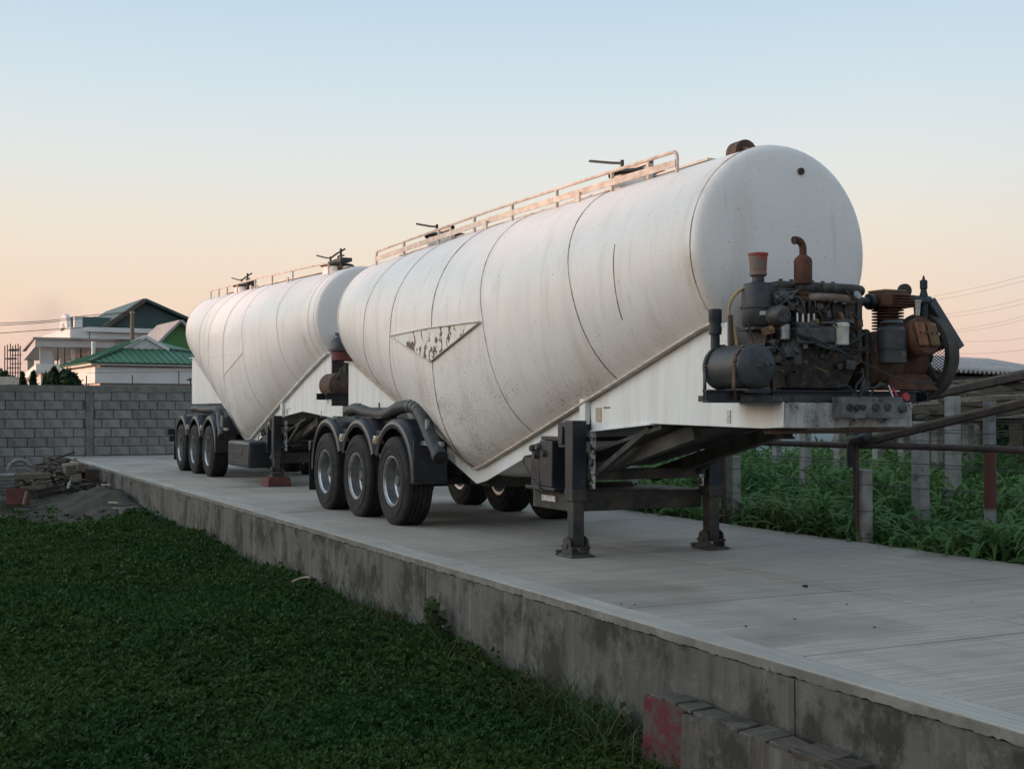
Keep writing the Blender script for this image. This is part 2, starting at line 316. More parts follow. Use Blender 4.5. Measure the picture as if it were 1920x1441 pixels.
MT['scrapw2'] = simple('dry_timber', (.19, .155, .118), (.10, .08, .06), .9, scale=6, st=(.4, 4, 4), bp=.3, vary=.25)
MT['redwood'] = simple('red_brown_board', (.13, .04, .032), (.085, .032, .027), .85, scale=6)
MT['post'] = simple('concrete_post', (.30, .285, .26), (.21, .20, .185), .9, scale=6, grime=(.12, .11, .10), gs=8, bp=.3, vary=.1)
MT['pipe'] = simple('rusty_pipe', (.075, .05, .042), (.04, .032, .03), .7, scale=9, grime=(.13, .07, .05), gs=15)
MT['green'] = simple('green_roof', (.055, .165, .085), (.045, .135, .075), .5, scale=1.2, bp=0)
MT['green2'] = simple('dark_green_roof', (.040, .075, .066), (.034, .062, .058), .5, scale=.6, bp=0)
MT['green3'] = simple('bright_green_gable', (.075, .21, .06), (.06, .17, .055), .6, scale=.8, bp=0)
MT['housew'] = simple('house_white', (.62, .60, .57), (.54, .525, .50), .8, scale=.8, bp=0)
MT['houseg'] = simple('house_grey', (.48, .47, .46), (.40, .39, .39), .8, scale=.8, bp=0)
MT['trim'] = simple('house_trim', (.72, .69, .65), (.62, .60, .57), .7, scale=1, bp=0)
MT['brick'] = simple('clay_brick', (.26, .15, .10), (.18, .12, .09), .9, scale=3)
MT['glass'] = simple('dark_glass', (.04, .05, .06), (.03, .035, .04), .08, spec=.6, bp=0)
MT['darkwall'] = simple('dark_boards', (.035, .032, .03), (.02, .02, .02), .9)
MT['sheet'] = simple('asbestos_sheet', (.36, .33, .32), (.27, .25, .24), .85, scale=1.5, bp=.1)
MT['blue'] = simple('blue_tarp', (.10, .17, .23), (.06, .10, .14), .5, scale=9)
MT['stripe'] = simple('pale_tarp', (.42, .46, .48), (.28, .31, .33), .6, scale=9)
MT['whitewall'] = simple('white_sheet_wall', (.50, .53, .58), (.42, .45, .50), .6, scale=1, bp=0)
MT['wire'] = simple('dark_wire', (.05, .048, .045), (.03, .03, .03), .6, bp=0)
MT['lowwall'] = wall_mat('rough_low_wall', (.125, .108, .090), (.080, .070, .060), (.045, .038, .032))
MT['redwall'] = simple('red_painted_block', (.105, .015, .021), (.070, .046, .040), .9, scale=5, lo=.48, hi=.60, grime=(.075, .064, .054), gs=9, glo=.50, ghi=.62, bp=.5)
# ------------------------------------------------------------------ ground, platform
def stuff(o, kind='stuff'): o['kind'] = kind; return o
GZ = -.52
def gz(x, y):      # the yard below the platform, a little lower than the field and falling toward the camera
    t = min(1, max(0, (x-1)/7)); t = t*t*(3-2*t); return (-.70-.10*t+.02*math.sin(x*.7)+.02*math.sin(y*1.1+x*.3)) if y < -.9 else GZ
gm = MB()
def gxy(u, v):
    x = -140+300*u; y = -150+300*v; return (x, y, gz(x, y))
gm.grid(gxy, 260, 260); gm.add([(-1500, -1500, GZ-.45), (1500, -1500, GZ-.45), (1500, 1500, GZ-.45), (-1500, 1500, GZ-.45)], [(0, 1, 2, 3)])
stuff(gm.build('ground', MT['soil']), 'structure')
YE, YF, X0, X1 = -.95, 3.66, -25.1, 16.0
pb = MB(); pb.bx((X0, YE+.012, -1.0), (X1, YF-.012, -.085))
plat = stuff(pb.build('platform', MT['wallc']), 'structure')
# formwork panels of the retaining face
xs = [X0]
while xs[-1] < X1-.5: xs.append(min(xs[-1]+random.choice((2.4, 3.1, 3.6, 2.8)), X1))
for i in range(len(xs)-1):
    d = random.uniform(0, .005)
    b = MB(); b.grid(lambda u, v: (xs[i]+.002+(xs[i+1]-xs[i]-.004)*u, YE+.006-d+.006*math.sin(u*7+i)*v, -.95+.885*v), 4, 3)
    b.add([(xs[i]+.004, YE+.02, -.95), (xs[i+1]-.004, YE+.02, -.95), (xs[i+1]-.004, YE+.02, -.066), (xs[i]+.004, YE+.02, -.066)], [(0, 1, 2, 3)])
    b.build('wall_panel', MT['wallc'], plat)
# the cast edge strip with its ragged lower lip, then the slab panels
TJ = [6.24+1.85*k for k in range(-17, 6)]
TJ = [X0]+[x for x in TJ if X0+.5 < x < X1-.4]+[X1]
rr = random.Random(3)
for i in range(len(TJ)-1):
    a, b_ = TJ[i], TJ[i+1]; n = 74; m = MB(); ph = rr.uniform(0, 6)
    lip = [(-.057+.002*math.sin(k*.35+ph)+rr.uniform(-.006, .005), rr.uniform(-.004, .004)) for k in range(n+1)]
    fc = []
    for k in range(n+1):
        x = a+(b_-a)*k/n; lz, ly = lip[k]
        m.v += [(x, YE+.205, .004), (x, YE+.001, .004), (x, YE-.004+rr.uniform(-.002, .002), -.003+rr.uniform(-.001, .001)), (x, YE-.004+ly, lz), (x, YE+.02, lz-.003), (x, YE+.205, -.08)]
    for k in range(n):
        for j in range(5): m.f.append((k*6+j, k*6+j+1, (k+1)*6+j+1, (k+1)*6+j))
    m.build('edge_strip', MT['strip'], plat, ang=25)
    for (ya, yb) in ((YE+.231, 1.178), (1.202, 3.395), (3.415, YF)):
        z = rr.uniform(-.0015, .0015)
        m = MB(); m.bx((a+.0105, ya, -.08), (b_-.0105, yb, z)); m.build('slab_panel', MT['deck'], plat, bevel=.005, seg=1)
# dirt packed in the joints
MT['joint'] = simple('joint_dirt', (.062, .056, .048), (.10, .092, .08), .95, scale=3, lo=.45, hi=.7)
for y, w in ((YE+.218, .024), (1.19, .022), (3.405, .018)): MB().bx((X0+.02, y-w/2, -.03), (X1-.02, y+w/2, -.0045)).build('joint_filler', MT['joint'], plat)
for x in TJ[1:-1]:
    for ya, yb in ((YE+.234, 1.176), (1.204, 3.393)): MB().bx((x-.010, ya, -.03), (x+.010, yb, -.005)).build('joint_filler', MT['joint'], plat)
# small things lying on the deck
k = MB()
for i, p in enumerate([(1508, 1098), (1398, 1173), (1588, 1132), (1190, 1133), (245, 905), (1165, 1131), (1490, 1160), (1640, 1175)]):
    q = onz(*p, .012); m = MB(); s = .024 if i in (0, 4) else .011
    m.box((0, 0, 0), (s*1.5, s*.9, s*.6)).jit(s*.35, i); 
    m.build('clod', MT['darkwall'], loc=q, bevel=.003, label=['dark dry clod on the deck, largest of the crumbs near the middle joint', 'small dark crumb on the deck near the concrete edge strip', 'flat dark crumb on the deck, far right of the large clod', 'dark crumb on the deck by the inner edge of the edge strip', 'dark twig lump on the deck beside the far tanker wheels', 'tiny dark crumb on the deck left of the transverse joint', 'tiny crumb on the deck below the large clod', 'tiny crumb on the deck, rightmost of the scattered crumbs'][i], category='debris', group='crumbs on the deck')
# added unseen bank on the left, shaped to keep the low sun off the yard
bk = MB()
def bankf(u, v):
    x = -52+90*u; y = -46+14*v; e = min(1, u*5, (1-u)*9)
    return (x, y, GZ-.1+5.6*math.sin(PI*v)*max(0, e)**.7*(1+.05*math.sin(x*.9)))
bk.grid(bankf, 50, 12); stuff(bk.build('sun_blocker_bank', MT['dirt']), 'structure')

# ------------------------------------------------------------------ tanker trailers
YC = 1.18; YP = .58; YQ = 2*YC-YP
def wheel_proto():
    t = MB(); R = .525; w = .18
    pr = [(.30, w-.03), (.31, w-.005), (.36, w), (.40, w-.002), (.405, w+.004), (.43, w+.004), (.435, w-.004), (.47, w-.010), (.50, w-.022), (.518, w-.034), (R, w-.05)]
    for g in (.085, .03, -.03, -.085): pr += [(R, g+.008), (R-.014, g+.006), (R-.014, g-.006), (R, g-.008)]
    pr += [(r, -h) for r, h in pr[:11]][::-1]
    t.lathe(pr, (0, 0, 0), (0, -1, 0), 56)
    r = MB()
    r.lathe([(.285, .04), (.305, .155), (.300, .168), (.288, .168), (.280, .150), (.268, .140), (.262, .03), (.245, .015), (.240, -.03), (.225, -.045), (.150, -.030), (.128, -.012), (.105, .0), (.1, -.06)], (0, 0, 0), (0, -1, 0), 40)
    r.lathe([(.285, .04), (.30, -.155), (.26, -.15), (.2, -.05)], (0, 0, 0), (0, -1, 0), 32)
    h = MB(); h.lathe([(.10, -.05), (.098, .03), (.085, .045), (.070, .05), (.066, .095), (.055, .105), (0.001, .106)], (0, 0, 0), (0, -1, 0), 24)
    for i in range(10):
        a = 2*PI*i/10; c = V((.165*math.cos(a), 0, .165*math.sin(a))); h.cyl(c+V((0, .03, 0)), c+V((0, .0, 0)), .014, n=6)
    return t, r, h
def mesh_of(mb, name, mat):
    o = mb.build(name, mat); me = o.data; bpy.data.objects.remove(o); return me
_t, _r, _h = wheel_proto(); ME_T, ME_R, ME_H = mesh_of(_t, 'tyre', MT['tyre']), mesh_of(_r, 'wheel', MT['rim']), mesh_of(_h, 'hub', MT['hub'])
def inst(name, me, parent, loc, rot=(0, 0, 0)):
    o = bpy.data.objects.new(name, me); C.objects.link(o); o.parent = parent; o.location = loc; o.rotation_euler = rot; return o
def trailer(off, P, label):
    T = thing('tanker_trailer', label, 'tanker trailer', off, 'white bulk tanker trailers parked in line on the platform')
    xm, xf, xr = P['xm'], P['xf'], P['xr']; tm, sm = MT[P['tank']], MT[P['seam']]
    def crown(x): return P['cr']+P['cs']*(x-xf)
    def sect(x):
        t = min(1, (x-xm)/(xf-xm) if x > xm else (xm-x)/(xm-xr)); hw = 1.18+(.85-1.18)*t; c = crown(x); zb = P['zb']+(c-1.70-P['zb'])*t
        return hw, c-hw, zb
    def pw(x):
        t = min(1, (x-xm)/(xf-xm) if x > xm else (xm-x)/(xm-xr)); return 2+.75*(1-t)
    def tp(x, th, out=0):
        hw, zc, zb = sect(x); c, s_ = math.cos(th), math.sin(th)
        if s_ >= 0: return V((x, YC+(hw+out)*c, zc+(hw+out)*s_))
        e = 2/pw(x); return V((x, YC+(hw+out)*math.copysign(abs(c)**e, c), zc-(zc-zb+out)*abs(s_)**e))
    def ztop_low(x, y):      # underside height of the shell at lateral position y
        hw, zc, zb = sect(x); p = pw(x); return zc-(zc-zb)*max(0, 1-abs((y-YC)/hw)**p)**(1/p)
    # shell
    n = 64; m = MB(); st = [xr+(xm-xr)*i/16 for i in range(17)]+[xm+(xf-xm)*i/16 for i in range(1, 17)]
    def head(xe, sg):
        hw, zc, zb = sect(xe); rows = []
        for r, d in ((.996, .022), (.985, .045), (.965, .066), (.93, .084), (.85, .104), (.65, .132), (.4, .150), (.2, .158), (.03, .160)):
            rows.append([V((xe+sg*d*P['dish'], YC+hw*r*math.cos(2*PI*k/n), zc+hw*r*math.sin(2*PI*k/n))) for k in range(n)])
        return rows
    rows = head(xr, -1)[::-1]+[[tp(x, 2*PI*k/n) for k in range(n)] for x in st]+head(xf, 1)
    for r in rows: m.v += [tuple(p) for p in r]
    for j in range(len(rows)-1):
        for k in range(n): m.f.append((j*n+k, j*n+(k+1) % n, (j+1)*n+(k+1) % n, (j+1)*n+k))
    m.f.append(tuple(range(n))); m.f.append(tuple((len(rows)-1)*n+k for k in range(n)))
    shell = m.build('tank_shell', tm, T, ang=60)
    # weld seams
    def ring(x0, z0, k, r=.0045, a0=0, a1=2*PI, name='weld_seam'):
        pts = []
        full = a1-a0 > 6.2; nn = 72 if full else 24
        for i in range(nn if full else nn+1):
            th = a0+(a1-a0)*i/nn; x = x0
            for _ in range(4): x = x0+k*(z0-tp(x, th).z)
            pts.append(tp(max(xr, min(xf, x)), th, .001))
        return MB().tube(pts, r, 6, full).build(name, sm, shell)
    for s in P['seams']: ring(*s)
    ring(xm, 2, 0, .006)
    if P['partial']:
        ring(4.40, 2.5, .06, .0045, PI*.93, PI*1.13)
    # triangular gusset over the crease on both sides
    for sd in (1, -1):
        def sp(x, z, out):
            hw, zc, zb = sect(x); a = hw if z > zc else zc-zb; p_ = 2 if z > zc else pw(x); c = max(0, 1-abs((z-zc)/a)**p_)**(1/p_); return V((x, YC-sd*(hw*c+out), z))
        A, B_, D = (P['tri'][0], P['tri'][3]), (P['tri'][1], P['tri'][3]), (P['tri'][2], P['tri'][4])
        ym = sp(xm, P['tri'][3], 0).y
        def tri_pt(x, z):
            p = sp(x, z, .016 if P['rusty'] else .004); return p
        g = MB(); nn = 10; idx = {}
        for i in range(nn+1):
            for j in range(nn+1-i):
                a, b = i/nn, j/nn; c = 1-a-b
                idx[i, j] = len(g.v); g.v.append(tuple(tri_pt(A[0]*c+B_[0]*a+D[0]*b, A[1]*c+B_[1]*a+D[1]*b)))
        for i in range(nn):
            for j in range(nn-i):
                g.f.append((idx[i, j], idx[i+1, j], idx[i, j+1]))
                if i+j < nn-1: g.f.append((idx[i+1, j], idx[i+1, j+1], idx[i, j+1]))
        gp = g.build('gusset_plate', MT['patch'] if P['rusty'] else tm, T, ang=60)
        if P['rusty'] and sd == 1: gp['label'] = 'rust flecked triangular plate on the tank side'
        for p, q in ((A, B_), (B_, D), (D, A)):
            MB().tube([tri_pt(p[0]+(q[0]-p[0])*i/10, p[1]+(q[1]-p[1])*i/10)+V((0, -sd*(.006 if P['rusty'] else .001), 0)) for i in range(11)], .0075 if P['rusty'] else .004, 6).build('gusset_edge', MT['rail'] if P['rusty'] else tm, gp)
    # frame side plates following the belly
    xt = xm+.2; zt = ztop_low(xt, YP)-.03
    for sd in (1, -1):
        y = YP if sd > 0 else YQ; th = .016*(-1 if sd > 0 else 1)
        X = P['post']; zp = ztop_low(X, YP)
        def line(x): return ztop_low(x, YP)-.01
        xe = xf+.14 if sd > 0 else xf-.75
        fr = [(xe, line(min(xe, xf))), (xe, P['nt']), (P['nx'], P['nt']), (P['nx'], 1.225), (P['nx']-.25, 1.215), (4.55, P['nb']), (X+.02, P['nb']-.075)]+[(X+(min(xe, xf)-X)*i/12, line(X+(min(xe, xf)-X)*i/12)) for i in range(13)]
        MB().prism([(a, y, b) for a, b in fr], (0, th, 0)).build('front_side_plate', MT['white'], T, bevel=.004)
        xs_ = [xt+(X-xt)*i/8 for i in range(9)]
        band = [(x, line(x)) for x in xs_]+[(x, line(x)-.155) for x in xs_[::-1]]
        xb = xt-2.0; xr_ = [xb+(xt-xb)*i/8 for i in range(9)]
        rb = [(x, line(x)) for x in xr_]+[(x, line(x)-.155) for x in xr_[::-1]]
        MB().prism([(a, y, b) for a, b in band], (0, th, 0)).build('belly_band', MT['white'], T, bevel=.003)
        MB().prism([(a, y, b) for a, b in rb], (0, th, 0)).build('belly_band', MT['white'], T, bevel=.003)
        xp = P['pr']; rp = [(xp+(xb-xp)*i/10, line(max(xr, xp+(xb-xp)*i/10))) for i in range(11)]+[(xb, line(xb)-.2), (xb-.5, P['rb']), (xp, P['rb'])]
        MB().prism([(a, y, b) for a, b in rp], (0, th, 0)).build('rear_side_plate', MT['white'], T, bevel=.004)
        # flange strip between shell and frame
        for xa, xz in ((xt, xf+.05), (P['pr'], xt)):
            g = MB(); q = [xa+(xz-xa)*i/20 for i in range(21)]
            pts = [V((x, y-sd*.045, line(max(xr, min(xf, x)))+.012)) for x in q]
            for i in range(20): g.bar(pts[i], pts[i+1], .075, .016)
            g.build('belly_flange', MT['rail'] if P['rusty'] else MT['white'], T)
        # post at the landing gear
        MB().bx((X-.11, y-sd*.07, 1.22), (X, y-sd*.017, zp+.02)).build('frame_post', MT['white'], T, bevel=.004)
        MB().prism([(X-.01, y-sd*.03, 1.16), (X+.05, y-sd*.03, 1.16), (X+.03, y-sd*.03, .62), (X-.01, y-sd*.03, .62)], (0, sd*.05, 0)).build('leg_bracket', MT['chipped'] if 'chipped' in MT else MT['white'], T, bevel=.003)
        # lifting rail lip under the neck
        MB().bar((X+.05, y-sd*.02, P['nb']-.075), (4.53, y-sd*.02, P['nb']), .05, .014).build('neck_lip', MT['white'], T)
    # neck underside and front beam
    m = MB(); m.bx((4.6, YP+.003, P['nb']+.004), (P['nx']-.004, YQ-.003, P['nb']+.03)); m.bx((P['nx']-.03, YP+.003, P['nb']+.03), (P['nx']-.004, YQ-.003, P['nt']-.003))
    m.build('neck_deck', MT['neck'], T)
    MB().bx((4.7, YP+.01, P['nt']-.03), (P['nx']-.035, YQ-.01, P['nt']-.006)).build('neck_top', MT['white'], T)
    m = MB(); m.bar((2.6, YC, .80), (4.6, YC, 1.21), YQ-YP-.04, .03); m.build('sloped_underplate', MT['chassis'], T)
    for sd in (-1, 1): MB().bar((2.9, YC+sd*.42, .70), (4.9, YC+sd*.42, 1.17), .08, .12).build('under_beam', MT['chassis'], T)
    m = MB(); m.cyl((5.55, YC, 1.12), (5.55, YC, 1.21), .045); m.cyl((5.55, YC, 1.12), (5.55, YC, 1.14), .06); m.build('kingpin', MT['black'], T)
    # landing gear
    for sd in (1, -1):
        y = .42 if sd > 0 else 1.93; lx = 3.42; z0 = P['lz']
        L = MB().bx((lx-.075, y-.075, .52), (lx+.075, y+.075, 1.255)).build('landing_leg', MT['black'], T, bevel=.008)
        m = MB(); m.bx((lx-.22, y-.07, 1.0), (lx-.077, y+.065, 1.24)); m.bx((lx-.19, y-.09, 1.03), (lx-.10, y-.071, 1.2)); m.build('gearbox', MT['black'], L, bevel=.012)
        MB().bx((lx-.080, y-.080, .515), (lx+.080, y+.080, .62)).build('leg_collar', MT['chassis'], L, bevel=.006)
        MB().bx((lx-.058, y-.058, z0+.10), (lx+.058, y+.058, .53)).build('inner_leg', MT['chassis'], L, bevel=.006)
        f = MB(); f.hexa([(lx-.15, y-.13, z0+.004), (lx+.15, y-.13, z0+.004), (lx+.15, y+.13, z0+.004), (lx-.15, y+.13, z0+.004), (lx-.12, y-.11, z0+.028), (lx+.12, y-.11, z0+.028), (lx+.12, y+.11, z0+.028), (lx-.12, y+.11, z0+.028)])
        f.hexa([(lx-.15, y-.13, z0+.006), (lx-.19, y-.12, z0+.04), (lx-.19, y+.12, z0+.04), (lx-.15, y+.13, z0+.006), (lx-.14, y-.12, z0+.03), (lx-.18, y-.11, z0+.05), (lx-.18, y+.11, z0+.05), (lx-.14, y+.12, z0+.03)])
        for s2 in (-1, 1):
            f.prism([(lx-.10, y+s2*.085, z0+.02), (lx+.10, y+s2*.085, z0+.02), (lx+.07, y+s2*.085, z0+.16), (lx, y+s2*.085, z0+.19), (lx-.07, y+s2*.085, z0+.16)], (0, s2*.012, 0))
            f.bar((lx+s2*.1, y-.1, z0+.09), (lx+s2*.1, y+.1, z0+.09), .02, .02)
        f.cyl((lx, y-.11, z0+.10), (lx, y+.11, z0+.10), .025); f.build('foot', MT['chassis'], L, bevel=.003)
    MB().bx((3.38, .512, .70), (3.47, 1.838, .80)).build('leg_crossbar', MT['chassis'], T, bevel=.006)
    MB().cyl((3.30, .50, 1.08), (3.30, 1.85, 1.08), .022).build('crank_shaft', MT['chassis'], T)
    for y in (.62, 1.75): MB().bar((3.42, y, .74), (4.4, y, 1.20), .05, .05).build('leg_brace', MT['chassis'], T)
    # running gear
    wx = [0-.35+P['w0'], -P['sp']-.35+P['w0'], -2*P['sp']-.35+P['w0']]
    for i, x in enumerate(wx):
        for y, rz in ((.18, 0), (2*YC-.18, PI)):
            w = inst('wheel', ME_R, T, (x, y, .514), (0, random.uniform(0, 6), rz))
            inst('tyre', ME_T, w, (0, 0, 0)); inst('hub', ME_H, w, (0, 0, 0))
        a = MB(); a.cyl((x, .38, .525), (x, 2*YC-.38, .525), .07)
        for y in (.42, 2*YC-.42): a.cyl((x, y-.06, .525), (x, y+.06, .525), .20, n=24)
        a.build('axle', MT['chassis'], T)
        for y in (.72, 2*YC-.72):
            s = MB(); s.bar((x+.5, y, .70), (x-.3, y, .55), .09, .08); s.cyl((x-.3, y, .58), (x-.3, y, .86), .12, n=16); s.bx((x+.40, y-.06, .60), (x+.58, y+.06, .90)); s.build('suspension', MT['chassis'], T)
    for y in (.72, 2*YC-.72):
        MB().bx((P['pr']+.02, y-.05, .87), (1.15, y+.05, 1.02)).build('chassis_rail', MT['chassis'], T, bevel=.005)
    for x in (P['pr']+.1, -2.3, -1.0, .3): MB().bx((x-.05, .77, .89), (x+.05, 2*YC-.77, 1.0)).build('cross_member', MT['chassis'], T)
    m = MB(); m.bx((.35, .72, .50), (1.0, 1.7, .62)); m.build('under_box', MT['chassis'], T, bevel=.01)
    # fenders
    fr_ = .665
    for sd in (1, -1):
        for i, x in enumerate(wx):
            ya, yb = (.015, .43) if sd > 0 else (2*YC-.015, 2*YC-.43)
            a0 = -.06 if i == 0 else .40; a1 = PI-.40 if i < 2 else PI+.05
            m = MB(); prof = [(.585, ya+sd*.01), (.63, ya), (.668, ya+sd*.012), (.690, ya+sd*.05), (.694, ya+sd*.12), (.694, yb), (.684, yb), (.684, ya+sd*.12), (.678, ya+sd*.055), (.655, ya+sd*.022), (.628, ya+sd*.012), (.585, ya+sd*.02)]
            nn = 28
            def pos(a, r, y):
                cx, cz = x, .555
                px_, pz_ = cx+r*1.0*math.cos(a), cz+r*math.sin(a)*1.0
                return (px_, y, pz_)
            for k in range(nn+1):
                a = a0+(a1-a0)*k/nn
                for r, y in prof: m.v.append(pos(a, r if i else r, y))
            q = len(prof)
            for k in range(nn):
                for j in range(q): m.f.append((k*q+j, k*q+(j+1) % q, (k+1)*q+(j+1) % q, (k+1)*q+j))
            m.f.append(tuple(range(q))); m.f.append(tuple(nn*q+j for j in range(q)))
            fd = m.build('fender', MT['fender'], T, ang=30)
            if i == 0:
                g = MB(); g.bx((x+.685, ya, .60), (x+.70, yb, 1.02)); g.bx((x+.668, ya, .545), (x+.705, yb, .60)); g.build('fender_apron', MT['fender'], fd, bevel=.004)
            if i < 2:   # joining panel between arches
                xn = x-P['sp']/2; g = MB(); g.prism([(xn-.32, ya+sd*.10, 1.10), (xn+.32, ya+sd*.10, 1.10), (xn+.1, ya+sd*.10, .80), (xn, ya+sd*.10, .72), (xn-.1, ya+sd*.10, .80)], (0, sd*.02, 0)); g.build('fender_web', MT['fender'], fd)
                g = MB(); g.bx((xn+.055, ya-sd*.022, .94), (xn+.135, ya+sd*.09, 1.04)); g.bx((xn+.07, ya-sd*.034, .955), (xn+.12, ya-sd*.02, 1.005)); g.build('marker_lamp', MT['lamp'], fd, bevel=.012)
            if i == 2: MB().bx((x-.735, ya, .22), (x-.722, yb, .80)).build('mud_flap', MT['tyre'], fd)
    # rear bumper with lamps
    m = MB(); m.bx((P['pr']-.1, .05, .62), (P['pr']-.02, 2*YC-.05, .76)); m.build('rear_bumper', MT['black'], T, bevel=.01)
    for y in (.1, 2*YC-.1): MB().bx((P['pr']-.13, y-.09, .78), (P['pr']-.03, y+.09, .92)).build('tail_lamp', MT['black'], T, bevel=.012)
    # hose lying over the arches
    hp = P['hose']; h = MB().tube(spline(hp, 6), .078, 12); e = V(hp[-1]); d = (V(hp[-1])-V(hp[-2])).normalized()
    ho = h.build('discharge_hose', MT['hose'], T)
    g = MB(); g.lathe([(.062, .02), (.085, .02), (.09, .0), (.085, -.10)], e+d*.0, d, 16); g.build('hose_coupling', MT['hose'], ho)
    for f_ in (.62, .66, .70):
        g = MB(); sp_ = spline(hp, 6); ii = int(f_*(len(sp_)-1)); g.lathe([(.079, -.008), (.088, -.006), (.088, .006), (.079, .008)], sp_[ii], sp_[ii+1]-sp_[ii], 14); g.build('hose_clamp', MT['steel'], ho)
    m = MB()
    for x in (hp[0][0]+.2, hp[2][0], hp[3][0]):
        m.bar((x, .38, 1.24), (x, .38, 1.45), .012, .03); m.bar((x, .06, 1.255), (x, .40, 1.255), .03, .012)
    m.bar((hp[0][0]-.1, .10, 1.262), (hp[3][0]+.3, .10, 1.262), .03, .02); m.build('hose_rack', MT['chassis'], T)
    m = MB(); m.bar((.33, .12, .98), (.95, .12, .98), .04, .05); m.cyl((.55, .10, .98), (.55, .10, 1.25), .025); m.build('hose_support', MT['steel'], T)
    # guard rail on the roof walk
    yr = P['ry']
    def rz(x): hw, zc, zb = sect(x); return zc+math.sqrt(max(0, hw*hw-(yr-YC)**2))
    xa, xb = P['rail']; hh = P['rh']; pts = [V((xa, yr, rz(xa)-.02)), V((xa, yr, rz(xa)+hh-.07))]
    pts += arc((xa-.06*(1 if xa > xb else -1), yr, rz(xa)+hh-.06), .06, 0, PI/2, 5, (1, 0, 0), (0, 0, 1))
    pts += [V((xa+(xb-xa)*i/20, yr, rz(xa+(xb-xa)*i/20)+hh)) for i in range(1, 20)]
    pts += arc((xb+.06, yr, rz(xb)+hh-.06), .06, PI/2, PI, 5, (1, 0, 0), (0, 0, 1)); pts += [V((xb, yr, rz(xb)-.02))]
    gr = MB().tube(pts, .0165, 8).build('guard_rail', MT['rail'], T)
    for x in P['posts']: MB().bx((x-.012, yr-.015, rz(x)-.02), (x+.012, yr+.015, rz(x)+hh-.01)).build('rail_post', MT['rail'], gr)
    if P['plank']:
        g = MB(); q = [xb+(xa-xb)*i/12 for i in range(13)]
        for i in range(12): g.bar((q[i], yr-.018, rz(q[i])+hh*.42), (q[i+1], yr-.018, rz(q[i+1])+hh*.42), .012, .062)
        g.build('rail_board', MT['rail'], gr)
    for x in P['lugs']: MB().bx((x-.05, yr-.05, rz(x)-.02), (x+.05, yr-.03, rz(x)+.075)).build('lifting_lug', MT['rail'], T)
    # walkway behind the rail
    g = MB(); q = [xb+(xa-xb)*i/12 for i in range(13)]
    for i in range(12): g.bar((q[i], YC+.02, crown(q[i])+.03), (q[i+1], YC+.02, crown(q[i+1])+.03), .30, .02)
    g.build('roof_walkway', MT['rail'], T)
    # hatches
    for x in P['hatch']:
        zc = crown(x)-.02; yh = YC-.12
        hb = MB().lathe([(.25, -.1), (.25, .07), (.23, .09)], (x, yh, zc), (0, 0, 1), 32).build('hatch', tm, T)
        l = MB(); l.lathe([(.285, .085), (.29, .10), (.27, .12), (.17, .14), (.02, .15)], (x, yh, zc), (0, 0, 1), 32); l.build('lid', MT['chassis'], hb)
        l = MB(); l.bar((x-.26, yh-.05, zc+.175), (x+.30, yh-.05, zc+.175), .05, .05); l.bx((x+.25, yh-.08, zc+.0), (x+.30, yh-.02, zc+.20)); l.bx((x-.30, yh-.08, zc+.05), (x-.25, yh-.02, zc+.19)); l.build('clamp_bar', MT['rail'] if P['rusty'] else MT['chassis'], hb, bevel=.006)
        l = MB(); l.cyl((x-.22, yh-.05, zc+.15), (x-.22, yh-.05, zc+.28), .018)
        l.tube([(x-.22, yh-.05, zc+.25), (x-.34, yh-.10, zc+.27), (x-.66, yh-.16, zc+.34)], .013, 8)
        if not P['rusty']:
            l.tube([(x-.22, yh-.05, zc+.25), (x-.1, yh+.02, zc+.32), (x+.25, yh+.05, zc+.36)], .017, 8); l.cyl((x+.5, yh-.1, zc), (x+.5, yh-.1, zc+.33), .02); l.bx((x+.3, yh-.12, zc+.12), (x+.55, yh+.08, zc+.18)); l.tube([(x+.05, yh, zc+.16), (x+.2, yh-.05, zc+.24), (x+.5, yh-.05, zc+.22)], .015, 8)
        l.build('clamp_handle', MT['chassis'], hb)
    # valve block ahead of the bogie
    m = MB(); m.bx((2.62, .36, .60), (2.80, .60, .92)); m.bx((2.84, .34, .62), (3.10, .60, 1.06)); m.bx((2.55, .33, .585), (3.16, .62, .62)); m.bx((2.75, .40, 1.06), (3.15, .5, 1.10)); v_ = m.build('valve_block', MT['black'], T, bevel=.008)
    for i, (x, z) in enumerate([(2.70, .98), (2.82, 1.0), (2.94, .94), (2.76, .92)]): MB().cyl((x, .37, z), (x, .31, z), .045, .03, 12).build('valve', MT['engine2'] if i % 2 else MT['chassis'], v_)
    MB().tube(spline([(2.36, .5, .90), (2.5, .34, .88), (2.62, .31, .78), (2.95, .32, .57)]), .008, 6).build('air_line', MT['hose'], v_)
    m = MB(); m.bx((2.50, .44, .40), (3.30, 1.9, .58)); m.build('equipment_tray', MT['chassis'], T, bevel=.01)
    m = MB(); m.lathe([(.001, 0), (.08, .015), (.11, .05), (.11, .75), (.08, .785), (.001, .80)], (2.6, .75, .52), (0, 1, 0), 20); m.build('air_reservoir', MT['chassis'], T)
    MB().bx((2.72, .425, .475), (3.0, .437, .53)).build('data_plate', MT['label'], T)
    # stickers on the front plate
    for (x, z, w_, h_, mt) in ((3.60, 1.31, .10, .13, 'orange'), (3.75, 1.375, .11, .012, 'sticker'), (5.62, 1.30, .045, .10, 'label')):
        MB().bx((x-w_/2, YP-.0225, z-h_/2), (x+w_/2, YP-.0165, z+h_/2)).build('sticker', MT[mt], T)
    return T, sect, crown
m_, t_, b_ = base('chipped_white', .6); cc = mix(t_, rng(t_, noise(t_, 13, 5, .7), .50, .54), (.55, .53, .50), (.04, .035, .03)); t_.links.new(cc, b_.inputs['Base Color']); MT['chipped'] = m_
